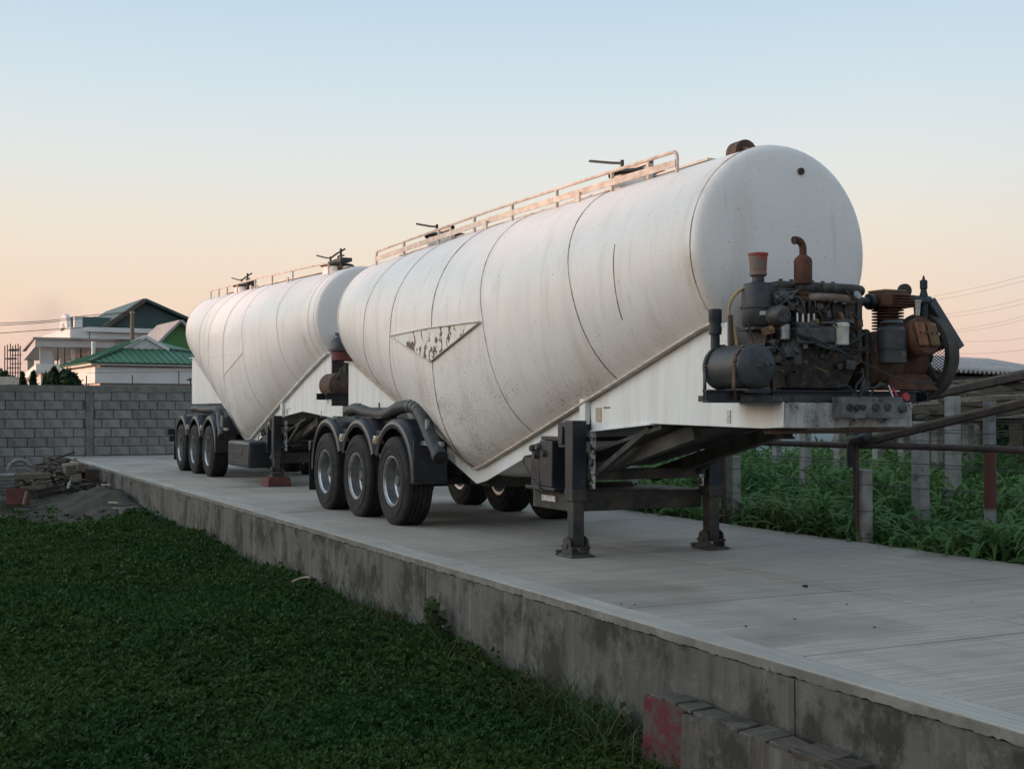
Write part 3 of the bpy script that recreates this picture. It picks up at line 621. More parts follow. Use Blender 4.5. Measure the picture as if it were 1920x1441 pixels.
P1 = dict(xm=.92, xf=5.46, xr=-3.40, cr=3.495, cs=0.0, zb=.58, tank='tank', seam='seam', dish=.8, rusty=True, partial=True, tri=(-.68, 2.06, .90, 2.25, 1.88),
          seams=[(5.44, 2.5, 0), (3.62, 2.8, .30, .0055), (2.07, 2.3, .22), (-.72, 2.3, -.30), (-1.95, 2.5, -.35, .004), (-3.35, 2.5, 0, .004)], post=3.44, nt=1.41, nx=6.28, nb=1.235, pr=-3.60, rb=1.385,
          lz=0, w0=0, sp=1.31, hose=[(-2.75, .30, 1.34), (-2.35, .26, 1.37), (-1.8, .27, 1.31), (-1.2, .27, 1.30), (-.75, .26, 1.38), (-.2, .24, 1.39), (.2, .18, 1.28), (.55, .13, 1.08), (.98, .08, .84)],
          ry=.74, rail=(4.64, -2.92), rh=.185, posts=(3.55, 2.45, 1.42, .42, -.65, -1.85), plank=True, lugs=(2.95, .8), hatch=(3.50, -1.15))
# handles follow the front rail
P2 = dict(xm=1.05, xf=6.0, xr=-4.20, cr=3.70, cs=-.033, zb=.62, tank='tank2', seam='seam2', dish=.8, rusty=False, partial=False, tri=(-.9, 2.3, .95, 2.42, 2.0),
          seams=[(5.95, 2.5, 0), (5.7, 2.5, .05), (4.2, 2.7, .28), (2.3, 2.4, .22), (-.9, 2.4, -.3), (-2.2, 2.5, -.35), (-4.15, 2.5, 0)], post=3.44, nt=1.42, nx=6.7, nb=1.33, pr=-4.60, rb=1.50,
          lz=.165, w0=0, sp=1.40, hose=[(-3.1, .30, 1.38), (-2.5, .26, 1.39), (-1.9, .26, 1.36), (-1.2, .25, 1.36), (-.5, .22, 1.37), (-.1, .2, 1.28), (.3, .13, 1.08), (.75, .06, .84)],
          ry=.74, rail=(5.43, -3.4), rh=.19, posts=(3.3, 1.9, .6, -.9, -1.8, -2.6), plank=False, lugs=(3.1, .4), hatch=(4.9, -1.4))
T1, SEC1, CR1 = trailer((0, 0, 0), P1, 'nearer white bulk tanker trailer with rust flecked triangle, engine on its neck')
T2, SEC2, CR2 = trailer((-11.8, .4, 0), P2, 'farther white bulk tanker trailer by the block wall, its leg on a red block')
# lug at the crown of the near tank
m = MB(); m.lathe([(.11, 0), (.11, .14)], (4.98, YC-.07, 3.495), (1, 0, 0), 20, True); m.box((5.1, YC-.07, 3.535), (.25, .1, .02), (0, .25, 0)); m.build('crown_lug', MT['rust2'], T1)
MB().cyl((5.53, 1.32, 3.28), (5.575, 1.32, 3.28), .028).build('head_plug', MT['rust2'], T1)
# red timber block under the far landing leg, dark toolbox
m = MB(); m.hexa([(-.25, -.22, .004), (.25, -.22, .004), (.25, .22, .004), (-.25, .22, .004), (-.21, -.19, .165), (.21, -.19, .165), (.21, .19, .165), (-.21, .19, .165)])
for i, (y, l) in enumerate(((.42, 'red brown tapered block under the near leg of the farther tanker'), (1.93, 'red brown tapered block under the hidden leg of the farther tanker'))):
    m.build('support_block', MT['redwood'], loc=(-11.8+3.42, .4+y, 0), bevel=.01, label=l, category='block', group='blocks under the landing legs')
m = MB(); m.bx((1.35, .03, .30), (2.95, .55, .78)); tb = m.build('toolbox', MT['fender'], T2, bevel=.05, seg=3)
m = MB(); m.bx((1.7, .022, .52), (2.5, .034, .60)); m.bx((1.6, .022, .40), (2.6, .034, .43)); m.bx((1.45, .02, .70), (2.85, .034, .715)); m.build('toolbox_rib', MT['black'], tb, bevel=.004)
# ------------------------------------------------------------------ engine and compressor on the near neck (built across the trailer)
EG = wthing('diesel_compressor', 'grimy diesel engine driving a rusty twin cylinder compressor on the near tanker neck', 'compressor', (6.0, 1.18, 1.41))
def E(px, py, x=6.08): return onx(px, py, x)
def Y(px, x=6.08): return onx(px, 650, x).y
def Z(py, x=6.08, px=1520): return onx(px, py, x).z
def ib(a, b, h=.09, w=.07):    # an I beam
    m = MB(); a, b = V(a), V(b); m.bar(a+V((0, 0, h/2-.005)), b+V((0, 0, h/2-.005)), w, .010); m.bar(a-V((0, 0, h/2-.005)), b-V((0, 0, h/2-.005)), w, .010); m.bar(a, b, .010, h-.02); return m
for x in (5.78, 6.24): ib((x, Y(1322, x), 1.452), (x, Y(1716, x), 1.452)).build('skid_beam', MT['black'], EG)
for y in (.25, .9, 1.5, 2.0): ib((5.78, y, 1.452), (6.24, y, 1.452), .07, .05).build('skid_cross_beam', MT['black'], EG)
# receiver
rc_ = V((6.34, .31, 1.665)); rl = .50; rr_ = .165
m = MB(); m.lathe([(.001, -.035), (.07, -.03), (.13, -.012), (rr_, .03), (rr_, rl-.03), (.13, rl+.012), (.07, rl+.03), (.001, rl+.035)], rc_, (-1, 0, 0), 40); rec = m.build('air_receiver', MT['bluegrey'], EG)
for dx, mt in ((.07, 'rust2'), (.43, 'black')):
    p = arc((rc_.x-dx, rc_.y, rc_.z), rr_+.004, 0, PI, 20, (0, 1, 0), (0, 0, 1)); p = [V((rc_.x-dx, rc_.y+rr_+.004, 1.46))]+p+[V((rc_.x-dx, rc_.y-rr_-.004, 1.43))]
    m = MB()
    for i in range(len(p)-1): m.bar(p[i], p[i+1], .006, .035, (1, 0, 0)) if False else m.add([p[i]+V((-.018, 0, 0)), p[i]+V((.018, 0, 0)), p[i+1]+V((.018, 0, 0)), p[i+1]+V((-.018, 0, 0))], [(0, 1, 2, 3)])
    o = m.build('receiver_strap', MT[mt], EG, ang=60); sm_ = o.modifiers.new('thick', 'SOLIDIFY'); sm_.thickness = .006
for y, z in ((-.02, -.0), (.04, .015), (.085, .02)): MB().cyl((rc_.x+.03, rc_.y+y, rc_.z+z), (rc_.x+.055, rc_.y+y, rc_.z+z), .016, .012, 10).build('drain_plug', MT['engine2'], rec)
m = MB(); m.box((6.2, .31, 1.49), (.28, .2, .03)); m.build('receiver_cradle', MT['black'], EG)
q = V((5.90, .24, 1.80)); m = MB(); m.lathe([(.035, 0), (.035, .11), (.048, .115), (.05, .16), (.042, .19), (.05, .22), (.05, .30), (.02, .305)], q, (0, 0, 1), 16); m.build('check_valve', MT['black'], EG)
MB().tube([(6.05, .28, 1.80), (6.05, .27, 2.05)], .018).build('riser_pipe', MT['rust2'], EG)
MB().tube(spline([E(1410, 538, 6.0), E(1392, 541, 5.95), E(1372, 562, 5.9), E(1367, 592, 5.9), E(1378, 622, 6.0), E(1382, 650, 6.05)]), .011, 8).build('yellow_hose', MT['yellow'], EG)
# oil bath air cleaner with its red bowl
ac = E(1422, 612, 5.98); r0 = .125
m = MB(); m.lathe([(r0*.9, 0), (r0, .02), (r0, .13), (r0+.012, .135), (r0+.012, .15), (r0, .155), (r0, .27), (r0*.85, .32), (.045, .335), (.045, .39)], ac, (0, 0, 1), 32, True); cl = m.build('air_cleaner', MT['bluegrey'], EG)
m = MB(); m.lathe([(.045, .37), (.066, .385), (.066, .40), (.062, .405), (.070, .53), (.076, .535), (.076, .55), (.01, .56)], ac, (0, 0, 1), 24); m.build('pre_cleaner', MT['redpaint'], cl)
lp = ac+V((r0+.003, -.03, .09)); MB().box(lp, (.004, .09, .03), (0, 0, -.3)).build('cleaner_label', MT['label'], cl)
m = MB(); m.box(ac+V((.0, 0, -.02)), (.26, .26, .02)); m.bar(ac+V((.1, .12, -.02)), ac+V((.1, .12, .22)), .02, .01); m.bar(ac+V((0, .02, -.02)), (6.0, ac.y+.06, 1.74), .03, .03); m.build('cleaner_bracket', MT['engine2'], EG)
MB().tube(spline([ac+V((0, .08, .25)), E(1470, 548, 5.95), E(1490, 552, 5.92)]), .05, 12).build('intake_duct', MT['engine'], EG)
# engine block
xa, xb_ = 5.80, 6.10
y0, y1 = Y(1452), Y(1615); zt, zm, zb_ = Z(556), Z(652), Z(728)
m = MB(); m.bx((xa, y0, zm), (xb_, y1, zt)); blk = m.build('engine_block', MT['engine'], EG, bevel=.012)
for i in range(7): y = y0+(y1-y0)*(i+.5)/7; MB().bx((xb_+.001, y-.012, zm+.03), (xb_+.018, y+.012, zt-.03)).build('block_rib', MT['engine'], blk)
m = MB(); m.hexa([(xa+.04, y0+.12, 1.51), (xb_-.02, y0+.12, 1.51), (xb_-.02, y1-.15, 1.51), (xa+.04, y1-.15, 1.51), (xa, y0+.02, zm), (xb_+.04, y0+.02, zm), (xb_+.04, y1, zm), (xa, y1, zm)]); m.build('oil_pan', MT['engine'], EG, bevel=.015)
m = MB(); m.bx((xa-.01, y0, zm-.02), (xb_+.055, y1+.02, zm+.012)); m.build('pan_flange', MT['engine'], EG, bevel=.003)
for i in range(12):
    y = y0+.03+(y1-y0-.03)*i/11; MB().cyl((xb_+.04, y, zm-.035), (xb_+.04, y, zm+.025), .010, n=6).build('pan_bolt', MT['engine2'], EG)
m = MB(); m.bx((xb_+.002, y0+.2, zm+.02), (xb_+.06, y1-.2, zm+.10)); m.build('side_cover', MT['engine'], blk, bevel=.01)
MB().cyl((xb_+.06, y0+.55, zm+.06), (xb_+.075, y0+.55, zm+.06), .022, n=14).build('cover_cap', MT['engine2'], blk)
MB().bx((5.74, y0-.45, 1.415), (6.27, y1+.25, 1.46)).build('drip_tray', MT['engine'], EG)
MB().bx((5.86, y0+.05, 1.46), (6.02, y1, 1.52)).build('engine_mount', MT['black'], EG)
# cylinder head and rocker covers
yh0, yh1 = Y(1468), Y(1590)
m = MB(); m.bx((xa+.02, y0+.03, zt+.001), (xb_-.01, y1-.02, zt+.055)); m.build('cylinder_head', MT['engine2'], EG, bevel=.006)
m = MB(); m.prism([(xa+.04, yh0, zt+.055), (xb_-.03, yh0, zt+.055), (xb_-.03, yh0, zt+.085), (xb_-.07, yh0, zt+.115), (xa+.08, yh0, zt+.115), (xa+.04, yh0, zt+.085)], (0, yh1-yh0, 0)); rk = m.build('rocker_cover', MT['engine'], EG, bevel=.012)
for i in range(6): y = yh0+.06+(yh1-yh0-.12)*i/5; MB().cyl((xb_-.12, y, zt+.11), (xb_-.12, y, zt+.135), .016, n=8).build('cover_bolt', MT['engine2'], rk)
m = MB(); m.tube(spline([(xb_+.03, yh0+.1, zt+.055), (xb_+.045, yh0+.2, zt+.06), (xb_+.045, yh1+.02, zt+.06), (xb_+.0, yh1+.09, zt+.05)]), .042, 12); m.build('inlet_manifold', MT['engine'], EG)
ex0, ex1 = Y(1512, 6.14), Y(1600, 6.14)
m = MB(); m.tube(spline([(6.14, ex0, zt-.012), (6.15, ex0+.15, zt-.005), (6.15, ex1-.1, zt-.01), (6.12, ex1+.01, zt-.012)]), .034, 10); m.build('exhaust_manifold', MT['manifold'], EG)
for i in range(4): y = ex0+.05+(ex1-ex0-.1)*i/3; MB().box((6.105, y, zt-.012), (.03, .07, .07)).build('manifold_flange', MT['rust2'], EG, bevel=.006)
# exhaust silencer
sp = E(1506, 570, 6.14); z_ = lambda py: onx(1506, py, 6.14).z
m = MB(); m.cyl((sp.x, sp.y, z_(566)), (sp.x, sp.y, z_(530)), .033); m.lathe([(.05, 0), (.05, .02)], (sp.x, sp.y, z_(552)), (0, 0, 1), 6, True); m.lathe([(.05, 0), (.05, .02)], (sp.x, sp.y, z_(562)), (0, 0, 1), 6, True); m.build('exhaust_stub', MT['rust'], EG)
m = MB(); m.lathe([(.02, 0), (.066, .005), (.068, .02), (.068, z_(484)-z_(533)-.02), (.06, z_(484)-z_(533)), (.03, z_(478)-z_(533))], (sp.x, sp.y, z_(533)), (0, 0, 1), 28); sil = m.build('silencer', MT['rust'], EG)
p = [V((sp.x, sp.y, z_(482))), V((sp.x, sp.y, z_(466)))]+arc((sp.x, sp.y-.06, z_(466)), .06, 0, PI*.62, 8, (0, 1, 0), (0, 0, 1))
m = MB(); m.tube(p, .028, 14); m.build('tail_pipe', MT['rust'], EG)
m = MB(); d = (p[-1]-p[-2]).normalized(); m.lathe([(.024, -.03), (.024, .004), (.031, .004), (.031, -.02)], p[-1], d, 14); m.build('pipe_mouth', MT['darkwall'], EG)
# pumps, filters, clutter on the near face
def blob(name, px, py, x, r, h, ax, mt, prof=None, n=16):
    c = E(px, py, x); m = MB(); ax = V(ax).normalized()
    m.lathe(prof or [(r*.7, -h/2), (r, -h/2+.008), (r, h/2-.008), (r*.7, h/2)], c, ax, n, True); return m.build(name, MT[mt], EG)
blob('alternator', 1458, 592, 6.16, .075, .16, (1, -.1, 0), 'engine2', [(.02, .09), (.05, .088), (.07, .07), (.078, .05), (.078, -.05), (.06, -.07)], 20)
blob('fan_pulley', 1424, 630, 5.98, .12, .05, (0, 1, 0), 'engine', [(.125, -.03), (.125, -.02), (.105, 0), (.125, .02), (.125, .03)], 28)
blob('water_pump', 1462, 560, 6.1, .055, .12, (0, 1, .2), 'engine2')
blob('fuel_filter', 1472, 622, 6.20, .036, .12, (0, 0, 1), 'steel')
blob('oil_filter', 1577, 626, 6.22, .058, .17, (0, 0, 1), 'cream', [(.05, -.085), (.058, -.078), (.058, .05), (.062, .052), (.062, .07), (.055, .085)], 24)
MB().box(E(1577, 603, 6.19), (.12, .16, .03)).build('filter_head', MT['engine2'], EG, bevel=.008)
m = MB(); m.box((0, 0, 0), (.13, .26, .12)); m.box((-.01, 0, .08), (.07, .22, .05)); pm = m.build('injection_pump', MT['engine2'], EG, bevel=.012, loc=None); pm.location = E(1512, 630, 6.18)-V((0, 0, 0)); 
for i in range(4):
    y = -.08+.053*i; MB().cyl((-.01, y, .10), (-.01, y, .17), .011, n=8).build('delivery_union', MT['chrome'], pm)
    a = V((-.01, y, .17)); MB().tube(spline([a, a+V((.02, .0, .07)), a+V((-.03, .02, .12)), a+V((-.08, .03+.03*i, .16))]), .005, 6).build('fuel_pipe', MT['hub'], pm)
m = MB(); m.box((0, 0, 0), (.12, .16, .13)); gv = m.build('governor', MT['engine2'], EG, bevel=.02); gv.location = E(1544, 628, 6.18)
m = MB(); m.lathe([(.02, -.07), (.05, -.06), (.055, .02), (.035, .05)], E(1487, 648, 6.17), (0, .3, 1), 14, True); m.box(E(1478, 660, 6.17), (.1, .12, .08)); m.box(E(1490, 668, 6.18), (.08, .07, .14)); m.build('lift_pump', MT['engine2'], EG, bevel=.008)
for i, (px, py, s, mt) in enumerate([(1470, 650, .05, 'engine2'), (1452, 642, .04, 'engine'), (1498, 612, .05, 'ochre'), (1524, 606, .05, 'ochre'), (1556, 640, .05, 'engine'), (1530, 648, .045, 'engine2'), (1462, 676, .05, 'engine2'), (1475, 688, .045, 'engine'), (1444, 655, .04, 'engine2'), (1486, 575, .05, 'engine'), (1496, 582, .04, 'engine2'), (1600, 640, .06, 'engine'), (1440, 620, .05, 'ochre'), (1560, 610, .04, 'engine')]):
    m = MB(); m.box((0, 0, 0), (s*1.3, s*1.5, s*1.2), (random.uniform(-.4, .4), random.uniform(-.4, .4), random.uniform(-.6, .6))); m.cyl((0, 0, 0), (s*1.0, s*.2, s*.3), s*.38, n=10)
    o = m.build('engine_fitting', MT[mt], EG, bevel=.006); o.location = E(px, py, 6.15)
for i, pp in enumerate([[(1490, 618), (1530, 640), (1570, 648), (1590, 630), (1592, 600)], [(1510, 625), (1560, 655), (1600, 640), (1620, 625)], [(1540, 605), (1568, 608), (1574, 640), (1556, 652), (1530, 645)], [(1520, 630), (1580, 660), (1640, 690), (1700, 715), (1755, 718)], [(1440, 640), (1465, 660), (1480, 690)], [(1400, 600), (1412, 640), (1406, 655)]]):
    x = 6.24 if i != 3 else 6.30; MB().tube(spline([E(a, b, x) for a, b in pp]), .0085 if i != 3 else .006, 6).build('engine_hose', MT['hose'] if i != 2 else MT['hub'], EG)
MB().tube(spline([E(1492, 622, 6.25), E(1506, 628, 6.27), E(1520, 634, 6.26)]), .022, 8).build('blue_connector', MT['bluegrey'], EG)
random.seed(33)
for i in range(46):
    px, py = random.uniform(1450, 1612), random.uniform(545, 700); s_ = random.uniform(.010, .026); c = E(px, py, random.uniform(6.11, 6.2)); ax = V((1, random.uniform(-.5, .5), random.uniform(-.5, .5))).normalized(); m = MB()
    if i % 3 == 0: m.lathe([(s_, -.03), (s_, .01), (s_*1.5, .012), (s_*1.5, .03), (s_*.6, .032)], (0, 0, 0), ax, 6 if i % 2 else 12, True)
    elif i % 3 == 1: m.box((0, 0, 0), (s_*2, s_*random.uniform(1.5, 4), s_*random.uniform(1, 3)), (random.uniform(-.3, .3), 0, random.uniform(-.3, .3)))
    else: m.tube(spline([(-.05, 0, 0), (.01, random.uniform(-.05, .05), random.uniform(-.05, .05)), (.02, random.uniform(-.12, .12), random.uniform(-.1, .1)), (-.05, random.uniform(-.15, .15), random.uniform(-.12, .12))], 5), s_*.35, 6)
    m.build('engine_fitting', MT[random.choice(('engine2', 'engine', 'ochre', 'rust2', 'hub', 'steel', 'engine2'))], EG, bevel=.003 if i % 3 < 2 else 0, loc=c)
# bell housing and coupling drum
yb0, yb1 = Y(1606, 5.95), Y(1665, 5.95); bc = V((5.95, 0, 1.745))
m = MB(); m.lathe([(.20, 0), (.24, .01), (.24, .05), (.225, .055), (.225, (yb1-yb0)*.55), (.19, yb1-yb0), (.1, yb1-yb0)], (bc.x, yb0, bc.z), (0, 1, 0), 36, True); m.build('bell_housing', MT['rust2'], EG)
m = MB(); m.bx((5.80, yb0-.05, 1.52), (6.12, yb0, 1.98)); m.build('flywheel_plate', MT['engine'], EG, bevel=.03)
m = MB(); m.prism([(6.2, Y(1610, 6.2), Z(735)), (6.2, Y(1627, 6.2), Z(735)), (6.2, Y(1618, 6.2), Z(706))], (.015, 0, 0)); m.build('lifting_eye', MT['engine2'], EG)
# pipe from manifold to compressor
m = MB(); m.tube(spline([E(1590, 562, 6.0), E(1615, 565, 6.0), E(1640, 566, 6.0), E(1662, 566, 5.98)]), .035, 12); pf = m.build('suction_pipe', MT['black'], EG)
for px in (1606, 1632): c = E(px, 566, 6.0); MB().lathe([(.06, -.02), (.062, -.015), (.062, .015), (.06, .02)], c, (0, 1, 0), 18, True).build('pipe_flange', MT['black'], pf)
# compressor: crankcase, upright finned cylinder, angled finned cylinder
CX_ = 5.98; cy_ = Y(1665, CX_)
m = MB(); m.hexa([(CX_-.2, cy_-.17, 1.51), (CX_+.2, cy_-.17, 1.51), (CX_+.2, cy_+.34, 1.51), (CX_-.2, cy_+.34, 1.51), (CX_-.13, cy_-.10, 1.64), (CX_+.13, cy_-.10, 1.64), (CX_+.13, cy_+.28, 1.64), (CX_-.13, cy_+.28, 1.64)]); m.lathe([(.15, -.12), (.165, -.1), (.165, .26), (.15, .29)], (CX_, cy_, 1.75), (0, 1, 0), 28, True); cc_ = m.build('crankcase', MT['rust'], EG, bevel=.008)
for i, dx in enumerate((-.16, -.05, .06, .16)): MB().cyl((CX_+.14, cy_+.1+dx, 1.515), (CX_+.14, cy_+.1+dx, 1.56), .014, n=6).build('base_bolt', MT['rust2'], cc_)
z0, z1 = Z(622, CX_, 1660), Z(548, CX_, 1660)
m = MB(); m.cyl((CX_, cy_, 1.85), (CX_, cy_, z1), .082, n=24); up = m.build('upright_cylinder', MT['rust'], EG)
for i in range(9):
    z = z0+(z1-z0)*.62*i/8; r = .125; MB().lathe([(.08, -.006), (r, -.004), (r, .004), (.08, .006)], (CX_, cy_, z), (0, 0, 1), 28).build('cooling_fin', MT['rust'], up)
zt2 = Z(579, CX_, 1660); zt3 = Z(549, CX_, 1660)
m = MB(); m.bx((CX_-.13, cy_-.14, zt2), (CX_+.13, cy_+.13, zt3)); hd = m.build('finned_head', MT['rust'], EG, bevel=.03, seg=3)
for i in range(5):
    z = zt2+.012+(zt3-zt2-.04)*i/4; MB().bx((CX_-.145, cy_-.06, z-.005), (CX_+.148, cy_+.145, z+.005)).build('head_fin', MT['rust'], hd, bevel=.002)
m = MB(); m.bx((CX_-.10, cy_-.12, zt3+.0005), (CX_+.10, cy_+.11, zt3+.02)); m.build('head_cap', MT['ochre'], hd, bevel=.012)
d = V((.92, .06, .26)).normalized(); oc = onx(1736, 628, 6.33)-d*.30
m = MB(); m.lathe([(.10, -.08), (.10, .28)], oc, d, 24, True); an = m.build('angled_cylinder', MT['rust'], EG)
for i in range(7): MB().lathe([(.098, -.005), (.140, -.0035), (.140, .0035), (.098, .005)], oc+d*(.02+.028*i), d, 28).build('cooling_fin', MT['rust'], an)
m = MB(); m.lathe([(.10, .215), (.150, .22), (.155, .24), (.155, .285), (.145, .30), (.02, .305)], oc, d, 30); hd2 = m.build('valve_head', MT['rust'], EG)
sd_ = V((0, 0, 1)).cross(d).normalized(); u2 = d.cross(sd_)
for s in (-1, 1):
    R_ = Matrix((sd_, u2, d)).transposed(); c = oc+d*.315+sd_*(.062*s); MB().box(c, (.10, .19, .03), R_).build('valve_cover', MT['ochre'] if s > 0 else MT['rustl'], hd2, bevel=.03, seg=3)
    for t_2 in (-.045, .045):
        b0 = c+u2*.01+sd_*t_2*.6*s; MB().cyl(b0+d*.012, b0+d*.028, .011, n=6).build('cover_nut', MT['rust2'], hd2)
# intake filter box between the cylinders
fb = E(1672, 643, 6.22); m = MB(); m.lathe([(.105, -.155), (.11, -.15), (.11, -.055), (.115, -.05), (.115, -.04), (.11, -.035), (.11, .10), (.09, .125), (.05, .13), (.05, .15), (.09, .152), (.07, .175)], fb, (0, 0, 1), 24, True); m.build('intake_filter', MT['bluegrey'], EG)
MB().tube([fb+V((0, .08, .06)), fb+V((0.02, .2, .08))], .045, 12).build('filter_neck', MT['black'], EG)
MB().box(fb+V((.105, .02, -.09)), (.01, .06, .06), (0, 0, .2)).build('filter_badge', MT['engine2'], EG, bevel=.003)
# discharge pipe, gauge, valve, cup, strut frame
pz = Z(565, 6.0, 1720)
m = MB(); m.tube([(6.0, cy_+.12, pz), (6.0, Y(1742, 6.0), pz)], .048, 14); dp = m.build('discharge_pipe', MT['black'], EG)
m = MB(); m.tube([(6.0, Y(1731, 6.0), pz), (6.0, Y(1731, 6.0), pz-.22)], .042, 14); m.build('drop_pipe', MT['black'], EG)
g = E(1696, 545, 6.0); m = MB(); m.lathe([(.052, -.02), (.056, -.015), (.056, .015), (.05, .02), (.046, .014), (.001, .014)], g, (1, -.25, 0), 24); m.build('pressure_gauge', MT['chassis'], EG)
MB().cyl(g+V((0, 0, -.05)), (g.x, g.y, pz-.04), .022).build('gauge_stem', MT['rust2'], EG)
g = E(1732, 560, 6.0); m = MB(); m.lathe([(.032, 0), (.034, .02), (.026, .05), (.024, .07), (.030, .075), (.030, .14), (.012, .15), (.006, .18)], (g.x, g.y, pz+.03), (0, 0, 1), 14); m.build('safety_valve', MT['black'], EG)
g = E(1719, 575, 6.12); m = MB(); m.lathe([(.022, -.02), (.030, .09), (.036, .092), (.036, .10), (.028, .10)], g-V((0, 0, .05)), (0, 0, 1), 16, True); m.build('metal_cup', MT['chrome'], EG)
m = MB(); m.cyl(g-V((0, 0, .12)), g-V((0, 0, .06)), .022, n=10); m.build('cup_fitting', MT['rust'], EG)
a = V((6.0, Y(1742, 6.0), pz+.01)); b = E(1797, 654, 6.10); m = MB(); m.bar(a, b, .08, .08, (1, 0, .2)); m.build('diagonal_strut', MT['bluegrey'], EG, bevel=.006)
a = V((6.0, Y(1742, 6.0)-.01, pz)); b = E(1776, 636, 6.0); MB().bar(E(1750, 632, 5.98), b, .05, .05).build('strut_stay', MT['black'], EG, bevel=.004)
# drive flywheel with mesh guard
fw = V((5.90, Y(1729, 5.90), Z(668, 5.9, 1730))); m = MB(); m.lathe([(.295, -.05), (.345, -.05), (.35, -.045), (.35, .045), (.345, .05), (.295, .05), (.29, 0), (.295, -.05)], fw, (0, 1, 0), 48); fl = m.build('drive_flywheel', MT['chassis'], EG)
m = MB(); m.lathe([(.02, -.05), (.07, -.05), (.07, .05), (.02, .05)], fw, (0, 1, 0), 20); m.build('flywheel_hub', MT['chassis'], fl)
for i in range(5): a_ = 2*PI*i/5+.35; dd = V((math.cos(a_), 0, math.sin(a_))); MB().bar(fw+dd*.06, fw+dd*.28, .045, .035, (0, 1, 0)).build('spoke', MT['chassis'], fl)
g = MB(); gy = fw.y+.09; n_ = 26
for s in (1, -1):
    for i in range(-n_, n_+1):
        c = i*.022*1.0; R = .30; k = 1.0     # slanting wires of the guard clipped to a disc
        dd = V((.86, 0, .5*s)); nn = V((-.5*s, 0, .86)); 
        if abs(c) < R:
            L = math.sqrt(R*R-c*c); g.bar(V((fw.x, gy, fw.z))+nn*c-dd*L, V((fw.x, gy, fw.z))+nn*c+dd*L, .004, .004)
stuff(g.build('mesh_guard', MT['chassis'], EG))
MB().lathe([(.298, -.006), (.308, -.006), (.308, .006), (.298, .006), (.298, -.006)], (fw.x, gy, fw.z), (0, 1, 0), 40).build('guard_hoop', MT['chassis'], EG)
# connector box on the neck front
cbx = 6.42; a, b = E(1580, 744, cbx), E(1694, 784, cbx)
m = MB(); m.bx((6.30, a.y, b.z), (cbx, b.y, a.z)); bx_ = m.build('connector_box', MT['boxgrey'], T1, bevel=.006)
for px, r in ((1593, .028), (1607, .025), (1618, .022), (1642, .032), (1664, .03)): c = E(px, 763, cbx); MB().lathe([(r*.6, -.01), (r, 0), (r, .012), (r*.7, .02), (r*.5, .012)], c, (1, 0, 0), 14, True).build('socket', MT['chassis'], bx_)
c = E(1690, 765, cbx); MB().lathe([(.035, -.02), (.035, .03), (.02, .04)], c, (1, .2, 0), 12, True).build('socket', MT['engine2'], bx_)
c = E(1698, 744, 6.40); MB().lathe([(.03, -.015), (.034, 0), (.03, .015)], c, (1, 0, .1), 16, True).build('red_cap', MT['red'], bx_)
for (p, q, mt) in (((1674, 744), (1665, 722), 'chrome'), ((1682, 742), (1673, 727), 'red')): MB().tube([E(*p, 6.38), E(*q, 6.36)], .009, 8).build('handle', MT[mt], bx_)
for pp in ([(1600, 742), (1596, 728), (1582, 722), (1570, 726)], [(1604, 742), (1606, 722), (1618, 706), (1616, 690)], [(1612, 742), (1622, 728), (1640, 726), (1652, 718), (1660, 724)], [(1630, 742), (1642, 726), (1660, 720)]): MB().tube(spline([E(a, b, 6.36) for a, b in pp]), .0085, 6).build('cable', MT['hose'], bx_)
m = MB(); m.prism([(P1['nx'], YP, 1.225), (P1['nx'], YQ, 1.225), (P1['nx'], YQ, 1.40), (P1['nx'], YP, 1.40)], (.02, 0, 0)); m.build('neck_front_beam', MT['neck'], T1, bevel=.004)
m = MB(); m.hexa([(5.9, YP+.1, 1.17), (6.29, YP+.2, 1.205), (6.29, YQ-.05, 1.205), (5.9, YQ-.05, 1.17), (5.9, YP+.1, 1.20), (6.29, YP+.2, 1.222), (6.29, YQ-.05, 1.222), (5.9, YQ-.05, 1.20)]); m.build('coupler_plate', MT['rust2'], T1)
# engine on the farther trailer: only its near end shows past the near tank
EF = wthing('diesel_compressor', 'dark engine with red bowled air cleaner and brown receiver on the farther tanker neck', 'compressor', (-5.55, 1.6, 1.42))
ox = -5.55
def G(px, py, x=ox): return onx(px, py, x)
for x in (ox-.3, ox+.2): ib((x, G(604, 745).y, G(620, 743).z), (x, G(604, 745).y+2.0, G(620, 743).z), .10, .08).build('skid_beam', MT['black'], EF)
c = G(633, 722); m = MB(); m.lathe([(.001, -.035), (.12, -.02), (.20, .02), (.20, .55), (.12, .59), (.001, .6)], (c.x+.2, c.y, c.z), (-1, 0, 0), 32); rcv = m.build('air_receiver', MT['rust2'], EF)
MB().cyl((c.x+.23, c.y, c.z), (c.x+.26, c.y, c.z), .03).build('drain_plug', MT['hub'], rcv)
c = G(641, 677); m = MB(); m.lathe([(.15, 0), (.17, .01), (.17, .15), (.18, .16)], c, (0, 0, 1), 28, True); ac2 = m.build('air_cleaner', MT['redbowl'], EF)
m = MB(); m.lathe([(.21, .16), (.21, .19), (.165, .2), (.165, .30), (.12, .36), (.06, .38), (.06, .41), (.11, .42), (.11, .45)], c, (0, 0, 1), 28, True); m.build('cleaner_cap', MT['bluegrey'], ac2)
m = MB(); m.box(G(650, 700)+V((0, .1, 0)), (.3, .35, .3)); m.build('cleaner_stand', MT['engine'], EF, bevel=.02)
m = MB(); m.bx((ox-.3, c.y+.25, 1.55), (ox+.2, c.y+1.6, 2.1)); m.build('engine_block', MT['engine'], EF, bevel=.02)
MB().tube(spline([G(640, 690, ox+.2), G(634, 705, ox+.25), G(632, 712, ox+.2)]), .015).build('engine_hose', MT['hose'], EF)
